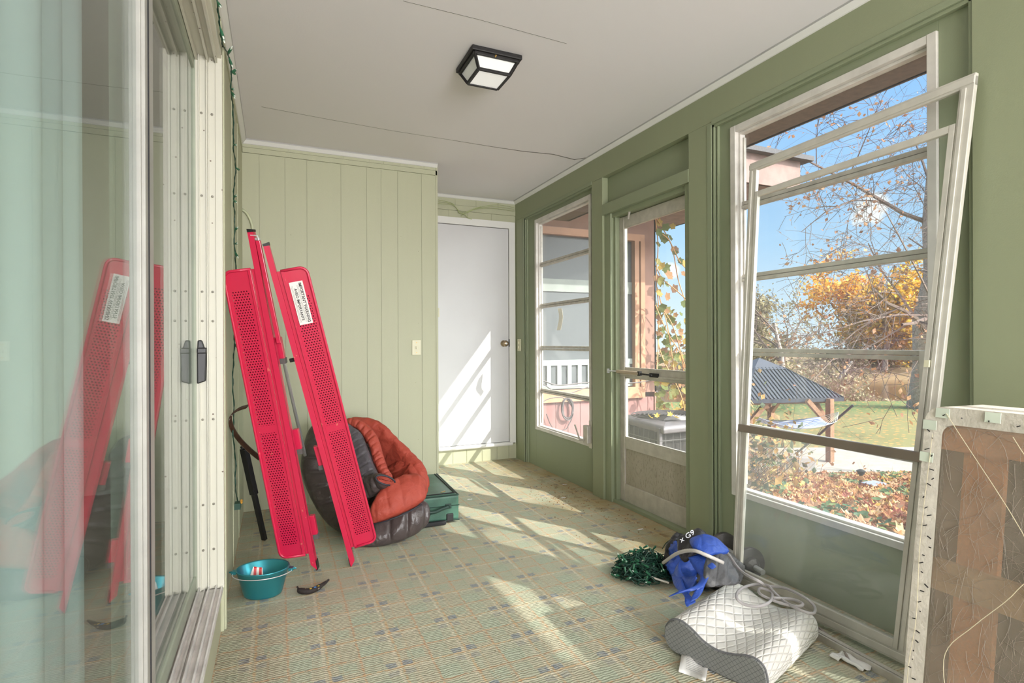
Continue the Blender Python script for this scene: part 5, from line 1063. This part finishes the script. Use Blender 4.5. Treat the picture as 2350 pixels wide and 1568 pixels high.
def gauze():
    x = NT('torn_gauze'); x.t.nodes.remove(x.b); P = x.geo.outputs['Position']
    d = x.n('ShaderNodeBsdfDiffuse'); d.inputs[0].default_value = srgb(200, 184, 166); tr = x.n('ShaderNodeBsdfTransparent')
    f = x.m_('ADD', .05, x.m_('ADD', x.m_('MULTIPLY', x.noise(5, 4), .26), x.m_('MULTIPLY', x.noise(160, 4), .22)), clamp=True)
    ms = x.n('ShaderNodeMixShader'); x.l(f, ms.inputs[0]); x.l(tr.outputs[0], ms.inputs[1]); x.l(d.outputs[0], ms.inputs[2]); x.l(ms.outputs[0], x.out.inputs[0]); return x.m
build('gauze_cover', bb(by0+.042, by1-.042, .042, bh-.042, .005, .0062), gauze(), e_)
rnd = random.Random(77)
for k in range(46):
    if k < 12: y, z = .925-k*.06-rnd.random()*.02, bh-.018-rnd.random()*.012
    else: y, z = .93+rnd.uniform(-.012, .012), bh-.06-(k-12)*.026-rnd.random()*.01
    p = Bp(y, z, -.002); build('staple', MB().tube([p, p+Vector((-.002, rnd.uniform(-.012, .012), rnd.uniform(-.006, .006)))], .0016, 4), BLACKM, e_)
TAPE = simple('pale_green_tape', (214, 222, 206), .6)
for (y, z) in ((.915, bh-.014), (.80, bh-.012), (.945, bh-.05), (.947, bh-.14)): build('tape_patch', MB().hexa([Bp(y-.022, z-.014, -.003), Bp(y+.012, z-.014, -.003), Bp(y+.012, z+.012, -.003), Bp(y-.022, z+.012, -.003)], (.002, 0, 0)), TAPE, e_)
rnd = random.Random(88); m = MB()
for k in range(1000):
    y, z = rnd.uniform(.2, by1-.05), rnd.uniform(.06, bh-.05); a = rnd.gauss(math.pi/2, .55) if rnd.random() < .75 else rnd.random()*3.14; L_ = rnd.uniform(.015, .11); c_ = rnd.gauss(0, 6); p_ = []
    for q in range(5): p_.append(Bp(min(max(y, by0+.05), by1-.05), min(max(z, .05), bh-.05), .0035)); y += math.cos(a)*L_/4; z += math.sin(a)*L_/4; a += c_*L_/4
    m.tube(p_, rnd.choice((.0002, .00025, .0004)), 3, cap=False)
build('loose_fibres', m, simple('pale_fibre', (140, 132, 122), .9), e_)['kind'] = 'stuff'
m = MB()
for pts in ([(.90, .90), (.70, .60), (.72, .50), (.80, .38), (.86, .28), (.85, .16)], [(.93, .84), (.94, .55), (.935, .34), (.945, .2), (.94, .05)], [(.75, .86), (.66, .7), (.68, .52)], [(.6, .8), (.7, .45), (.66, .2)]):
    m.tube(spl([Bp(y, z, -.004) for y, z in pts], 6), .0009, 4)
build('loose_thread', m, simple('cream_thread', (216, 206, 176), .9), e_)

# ------------------------------------------------------------------ contour pillow
A_, B_ = at(1528, 1490, 'Z', 0), at(1762, 1600, 'Z', 0); ab = (B_-A_); PW = ab.length; ab.normalize(); cd = Vector((-ab.y, ab.x, 0)); PL = .44; pass
e_ = empty('pillow', (A_+B_)/2+cd*PL/2, 'white quilted contour pillow with a grey side panel lying on the carpet', 'pillow')
pr_t = [(0, .055), (.004, .085), (.03, .115), (.07, .126), (.12, .115), (.18, .088), (.24, .078), (.30, .086), (.35, .10), (.395, .104), (.425, .088), (PW, .055)]
pr_b = [(PW, .04), (.43, .018), (.38, .006), (.30, .004), (.20, .004), (.10, .006), (.04, .010), (.01, .028)]
pr_ = [(a/.436*PW if a < PW or True else PW, b) for a, b in [(p[0] if p[0] != PW else .436, p[1]) for p in pr_t+pr_b]]
prs = spl([Vector((a, b, 0)) for a, b in pr_+[pr_[0]]], 4)[:-1]; K = len(prs); NP = 34
def quilt():
    x = NT('quilted_white_knit'); s = x.n('ShaderNodeSeparateXYZ'); x.l(x.tc.outputs['UV'], s.inputs[0]); U, V = s.outputs[0], s.outputs[1]
    h = None
    for a, b in ((26, 15), (26, -15)):
        q = x.m_('ABSOLUTE', x.m_('SUBTRACT', x.m_('FRACT', x.m_('ADD', x.m_('MULTIPLY', U, a), x.m_('MULTIPLY', V, b))), .5)); q = x.m_('MULTIPLY', q, 2.0); q = x.m_('SUBTRACT', 1.0, x.m_('POWER', q, 5.0)); h = q if h is None else x.m_('MINIMUM', h, q)
    h = x.m_('ADD', h, x.m_('MULTIPLY', x.noise(150, 2), .15)); x.bump(h, .6, .006); return x.set(x.mix(x.noise(6), srgb(222, 219, 212), srgb(214, 210, 202)), .85)
uvp = []; m = MB(); xs_ = [0, .015, .04]+[.04+(PL-.08)*k/(NP-6) for k in range(1, NP-6)]+[PL-.04, PL-.015, PL]
for j, c_ in enumerate(xs_):
    g = min(c_, PL-c_); shr = 1-.10*max(0, 1-g/.03)**2; arc = 0; bulge = 1+.05*math.sin(math.pi*c_/PL)
    for i in range(K):
        q = prs[i]; cxp, cyp = PW/2, .055; a = cxp+(q.x-cxp)*(.985+.015*shr); b = max(.002, cyp+(q.y-cyp)*shr*bulge); w_ = A_+ab*a+cd*(c_+.012*math.sin(a*9)*(c_/PL))+Vector((0, 0, b)); m.v.append(tuple(w_)); uvp.append((i/K*1.05, c_))
J = len(xs_)
for j in range(J-1):
    for i in range(K): i2 = (i+1) % K; m.f.append((j*K+i, j*K+i2, (j+1)*K+i2, (j+1)*K+i))
m.f.append(tuple((J-1)*K+i for i in range(K)))
build('quilted_cover', m, quilt(), e_, smooth=True, uvs=uvp)
def diam():
    x = NT('grey_diamond_stitch'); s = x.n('ShaderNodeSeparateXYZ'); x.l(x.tc.outputs['UV'], s.inputs[0]); U, V = s.outputs[0], s.outputs[1]; f = None
    for a, b in ((52, 52), (52, -52)):
        q = x.m_('LESS_THAN', x.m_('ABSOLUTE', x.m_('SUBTRACT', x.m_('FRACT', x.m_('ADD', x.m_('MULTIPLY', U, a), x.m_('MULTIPLY', V, b))), .5)), .05); f = q if f is None else x.m_('MAXIMUM', f, q)
    return x.set(x.mix(f, x.mix(x.noise(20), srgb(126, 126, 122), srgb(112, 113, 110)), srgb(82, 84, 82)), .85)
m = MB(); ring = [A_+ab*q.x+Vector((0, 0, max(.003, q.y)))-cd*.001 for q in prs]; ring2 = [A_+ab*(PW/2+(q.x-PW/2)*.985)+Vector((0, 0, max(.005, .055+(q.y-.055)*.93)))-cd*.010 for q in prs]
m.v = [tuple(p) for p in ring+ring2]
for i in range(K): j = (i+1) % K; m.f.append((j, i, K+i, K+j))
m.f.append(tuple(K+i for i in range(K))); uvs = [(q.x, q.y) for q in prs]*2
build('side_panel', m, diam(), e_, uvs=uvs)
build('piping', MB().tube(ring+[ring[0]], .0035, 6, cap=False), simple('grey_piping', (104, 104, 106), .7), e_, smooth=True)
tgp = at(1590, 1500, 'Z', .012); m = MB().grid(lambda u, v: at(1565+62*u-8*v, 1498+44*v+22*u, 'Z', .010+.01*math.sin(u*5+v*3)), 6, 5)
tg = build('care_tag', m, simple('white_satin_tag', (226, 224, 220), .4), e_, smooth=True, solid=.001)
m = MB()
for k in range(8): m.bar(at(1574, 1506+4*k, 'Z', .024), at(1610, 1520+4*k, 'Z', .024), .0012, .0008)
build('tag_print', m, simple('pale_tag_print', (150, 148, 146), .6), tg)

# ------------------------------------------------------------------ clear tubing
TUBE = NT('clear_vinyl_tube'); TUBE = TUBE.set(srgb(206, 200, 200), .12, 0, Transmission_Weight=.45, IOR=1.3)
def zt(u, v):  # height of pillow top under a point, roughly
    return .118
cp = [dep(1630, 1232, 2.28), dep(1668, 1268, 2.24), dep(1700, 1310, 2.10), dep(1745, 1336, 2.0)]
loop = [(1760, 1345), (1800, 1350), (1840, 1368), (1868, 1390), (1866, 1408), (1835, 1400), (1800, 1380), (1775, 1358), (1762, 1344), (1730, 1342), (1700, 1352), (1690, 1370), (1705, 1386), (1740, 1392), (1768, 1380), (1770, 1360), (1745, 1350), (1745, 1364), (1790, 1384), (1830, 1392), (1842, 1386), (1820, 1376), (1770, 1372)]
tp = cp+[at(u, v, 'Z', .131+.006*(i % 3)) for i, (u, v) in enumerate(loop)]
tag(build('clear_tubing', MB().tube(spl(tp, 6), .0055, 8), TUBE, smooth=True), 'coil of clear plastic tubing lying on the white pillow', 'tubing')
tp = [at(1880, 1442, 'Z', .012), at(1920, 1476, 'Z', .010), at(1958, 1508, 'Z', .009)]; tp2 = [at(1878, 1450, 'Z', .01), at(1930, 1488, 'Z', .009), at(1950, 1520, 'Z', .009)]
tag(build('tube_end', MB().tube(spl(tp, 5), .006, 8).tube(spl(tp2, 5), .005, 8), simple('grey_brown_tube', (150, 138, 130), .3), smooth=True), 'pair of thin brown grey tubes running over the carpet right of the pillow', 'tube')
PAPER = simple('crumpled_white_paper', (232, 230, 228), .7, var=.05)
for u, v, w_, h2, lb in ((1928, 1511, .035, .018, 'crumpled white paper scrap beside the storm window base'), (1957, 1524, .022, .05, 'white plastic fitting on the carpet right of the pillow')):
    c_ = at(u, v, 'Z', 0); m = MB().grid(lambda a, b: c_+Vector(((a-.5)*w_*2, (b-.5)*-h2*2, .008+.008*nz((a*3, b*3, u), 1.5)+.006*math.sin(a*7))), 8, 8); tag(build('paper_scrap', m, PAPER, smooth=True, solid=.0015), lb, 'paper')
for u, v, lb in ((1296, 1113, 'small white scrap on the carpet below the small window'), (1470, 1216, 'tiny white chip on the stained carpet in front of the storm door'), (1293, 1143, 'thin white sliver on the carpet left of the storm door'), (1078, 1147, 'tiny white bit on the carpet beside the green suitcase')):
    c_ = at(u, v, 'Z', 0); m = MB().grid(lambda a, b: c_+Vector(((a-.5)*.035, (b-.5)*.015, .003+.003*nz((a*3, b*3, u), 2))), 4, 3); tag(build('paper_scrap', m, PAPER, solid=.001), lb, 'paper')
m = MB(); rnd = random.Random(12)
for k in range(300):
    y = 2.5+1.6*rnd.random(); x_ = 2.06-.5*rnd.random()**1.6; 
    if rnd.random() < .45: x_, y = rnd.gauss(1.86, .12), rnd.gauss(3.35, .16)
    if x_ > 2.08: continue
    s_ = .001+.0022*rnd.random(); m.box((x_-s_, y-s_, .0), (x_+s_, y+s_*.6, s_))
tag(build('dirt_crumbs', m, simple('brown_crumbs', (150, 112, 76), .9, var=.4)), 'scatter of brown dirt crumbs on the carpet along the window wall', 'dirt', kind='stuff')

# ------------------------------------------------------------------ tangled light string, bag, dumbbell
e_ = empty('light_string_tangle', at(1500, 1300, 'Z', 0), 'tangled heap of green mini light string on the carpet', 'string lights')
rnd = random.Random(21); tc_ = Vector((1.585, 2.12, 0)); m = MB(); socks = []
p = tc_.copy(); pts = []
for k in range(520):
    a = rnd.random()*6.28; r_ = .14*rnd.random()**.6; zz = .012+.11*rnd.random()*(1-(r_/.15)**2)
    pts.append(tc_+Vector((r_*1.15*math.cos(a)+.01, r_*math.sin(a), zz)))
for i in range(0, 516, 4): m.tube(spl(pts[i:i+5], 3), .0022, 4)
for rn in ([(1500, 1320), (1462, 1322), (1445, 1330), (1422, 1325)], [(1500, 1290), (1462, 1300), (1448, 1302), (1445, 1312), (1452, 1312)], [(1500, 1280), (1470, 1290), (1458, 1282), (1454, 1284)], [(1520, 1260), (1530, 1245), (1545, 1238), (1560, 1242)]): m.tube(spl([at(u, v, 'Z', .012) for u, v in rn], 5), .0022, 4); socks.append(at(*rn[-1], 'Z', .012))
build('wire', m, GW, e_)['kind'] = 'stuff'
for k in range(90):
    q = socks[k] if k < len(socks) else pts[rnd.randrange(len(pts))]; d = Vector((rnd.gauss(0, 1), rnd.gauss(0, 1), rnd.gauss(.2, .7))).normalized(); q = q+Vector((0, 0, .006)); qe = q+d*.026; qe.z = max(qe.z, .005)
    s_ = build('bulb_socket', MB().tube([q, q.lerp(qe, .5), qe], [.003, .005, .0052], 6), GB, e_)
    if k % 3 == 0: build('bulb', MB().tube([qe, qe+(qe-q)*.35], [.0028, .0012], 5), BU, s_)
tag(build('bungee_cord', MB().tube(spl([dep(1522, 1292, 2.36), dep(1555, 1270, 2.18), dep(1590, 1264, 2.07), dep(1620, 1274, 2.03), dep(1660, 1292, 2.03)], 6), .007, 8), simple('grey_white_cord', (196, 190, 184), .5), smooth=True), 'grey white thick cord arched over the blue bag', 'cord')
ec = empty('extension_plug', at(1490, 1320, 'Z', 0), 'white cord with a light plug looping over the green light string', 'cord')
m = MB().tube(spl([dep(1480, 1284, 2.53), dep(1470, 1292, 2.54), at(1470, 1305, 'Z', .05), at(1490, 1322, 'Z', .04), at(1515, 1332, 'Z', .03), at(1535, 1338, 'Z', .02)], 6), .0045, 8); build('cord', m, simple('off_white_cord', (206, 198, 186), .5), ec, smooth=True)
build('plug', MB().bar(at(1550, 1342, 'Z', .016), at(1575, 1343, 'Z', .016), .022, .02), simple('off_white_plug', (222, 218, 208), .5), ec, bevel=.003); build('tag', MB().box(at(1545, 1330, 'Z', .06), at(1545, 1330, 'Z', .06)+Vector((.022, .004, .02))), PAPER, ec)

BLUE = cloth('blue_nylon', (46, 84, 176), (36, 66, 150), .45, wr=16, b=.7); BLK2 = cloth('black_nylon', (44, 42, 46), (34, 33, 36), .4, wr=18, b=.8); GREYN = cloth('grey_mesh_cloth', (96, 96, 98), (72, 72, 74), .6, wr=20, b=.8)
def lump(c, rx, ry, rz, rot, wr, seed, n=34):
    c = Vector(c); Rm = Matrix.Rotation(rot, 3, 'Z')
    def fn(u, v):
        th_, ph = u*6.28318, (v-.5)*3.14159; d = Vector((math.cos(th_)*math.cos(ph), math.sin(th_)*math.cos(ph), math.sin(ph))); k = 1+nz(d, 1.6, seed)*wr*2.4+(.35-abs(nz(d, 3.6, seed+2)))*wr*1.6+(.3-abs(nz(d, 8, seed+4)))*wr*.6; p = c+Rm @ Vector((d.x*rx, d.y*ry, d.z*rz))*k; p.z = max(p.z, .004+.003*(d.z+1)); return p
    return MB().grid(fn, n, n//2, True)
e_ = empty('tote_bag', (1.74, 1.96, 0), 'crumpled blue and black nylon tote bag lying by the leaning storm window', 'bag')
build('black_panel', lump((1.735, 2.03, .10), .095, .07, .09, .5, .10, 3, 60), BLK2, e_, smooth=True)
build('blue_panel', lump((1.715, 1.955, .095), .085, .08, .085, .3, .18, 8, 60), BLUE, e_, smooth=True)
build('grey_pocket', lump((1.80, 1.88, .085), .11, .085, .085, -.5, .18, 12, 60), GREYN, e_, smooth=True)
def ribbon(pts, wv, wd0, mat, nm):
    P = spl(pts, 7); n = len(P); wv = Vector(wv).normalized(); m_ = MB().grid(lambda u, v: P[round(v*(n-1))]+(wv+Vector((0, 0, .35*math.sin(v*7)))).normalized()*(u-.5)*wd0*(1+.3*math.sin(v*9)), 3, n-1); build(nm, m_, mat, e_, smooth=True, solid=.003)
build('blue_flap', pad([(1580, 1238, 2.2), (1600, 1229, 2.2), (1625, 1227, 2.2), (1645, 1236, 2.2), (1668, 1262, 2.2)], [(1588, 1259, 2.13), (1604, 1264, 2.1), (1626, 1274, 2.08), (1648, 1272, 2.1), (1672, 1272, 2.14)], .012, wr=.008, seed=31, npin=3), BLUE, e_, smooth=True)
build('black_flap', pad([(1555, 1240, 2.26), (1570, 1228, 2.26), (1600, 1213, 2.26), (1625, 1226, 2.26)], [(1556, 1275, 2.2), (1570, 1290, 2.16), (1590, 1275, 2.14), (1620, 1262, 2.16)], .02, wr=.010, seed=33, npin=2), BLK2, e_, smooth=True)
build('grey_side', pad([(1618, 1268, 2.14), (1650, 1270, 2.12), (1672, 1285, 2.1), (1700, 1325, 2.06)], [(1612, 1345, 2.0), (1640, 1348, 2.0), (1665, 1345, 2.0), (1690, 1345, 2.02)], .02, wr=.016, seed=37, npin=3), GREYN, e_, smooth=True)
build('strap_tab', pad([(1622, 1300, 2.02), (1634, 1290, 2.01)], [(1634, 1308, 2.0), (1645, 1301, 2.0)], .004, wr=.001, seed=3, npin=1), BLUE, e_)
ribbon([dep(1592, 1276, 2.14), dep(1608, 1296, 2.09), dep(1618, 1320, 2.04), dep(1605, 1345, 1.99), dep(1575, 1358, 1.98), dep(1548, 1362, 1.99)], (1, -.5, .4), .045, BLUE, 'strap')
ribbon([dep(1640, 1300, 2.1), dep(1625, 1325, 2.04), dep(1608, 1350, 1.99), dep(1592, 1378, 1.94)], (1, -.2, .2), .028, BLUE, 'strap')
ribbon([dep(1550, 1320, 2.16), dep(1562, 1348, 2.06), dep(1580, 1372, 1.98), dep(1586, 1388, 1.95)], (1, -.4, .3), .03, BLUE, 'strap')
ribbon([dep(1560, 1290, 2.2), dep(1552, 1310, 2.17), dep(1565, 1335, 2.1), dep(1590, 1345, 2.04)], (.6, -.3, 1), .06, BLUE, 'blue_side')
lt = text_mesh('bag_lettering', 'x G9', .034, dep(1577, 1231, 2.19), (1, -.25, .55), (-.45, -.1, 1), simple('white_print', (226, 226, 228), .6), e_)
# dumbbell behind the frame
IRON = simple('dark_cast_iron', (92, 88, 88), .4, .5, var=.2, vs=30, bump=.3, bs=80)
dc = at(1664, 1256, 'Z', .078); dc.x = 2.04; dd_ = (Vector((1.985, 1.80, .078))-dc); dd_.z = 0; dd_.normalize()
e_ = empty('dumbbell', Vector((dc.x, dc.y, 0)), 'dark cast iron dumbbell on the carpet behind the leaning storm window', 'dumbbell')
Mx = Matrix((dd_.cross(Vector((0, 0, 1))), Vector((0, 0, 1)), dd_)).transposed()
pf_ = [(0, -.012), (.030, -.014), (.034, -.010), (.056, -.010), (.061, -.015), (.072, -.015), (.076, -.008), (.076, .010), (.072, .015), (.034, .012), (.030, .016), (0, .016)]
for s_, cc_ in ((0, .02), (.20, .02)):
    q = dc+dd_*s_+Vector((0, 0, -.001)); pl = build('weight_plate', MB().lathe(pf_, q, 40, Mx, close=False), IRON, e_, smooth=True)
    m = MB()
    for k in range(14):
        a = k/14*6.28; c_ = q-dd_*.012+(Mx @ Vector((.047*math.cos(a), .047*math.sin(a), 0))); t_ = Mx @ Vector((math.cos(a), math.sin(a), 0)); m.bar(c_-t_*.007, c_+t_*.007, .005, .004, dd_)
    build('cast_lettering', m, STEEL, pl)
build('threaded_bar', MB().tube([dc-dd_*.05, dc+dd_*.30], .0125, 14), STEEL, e_, smooth=False)
build('collar', MB().lathe([(.013, -.04), (.034, -.04), (.036, -.02), (.026, -.012), (.013, -.012)], dc, 10, Mx, close=False), IRON, e_)
build('collar', MB().lathe([(.013, .012), (.036, .014), (.034, .035), (.02, .05), (.013, .05)], dc+dd_*.20, 10, Mx, close=False), IRON, e_)
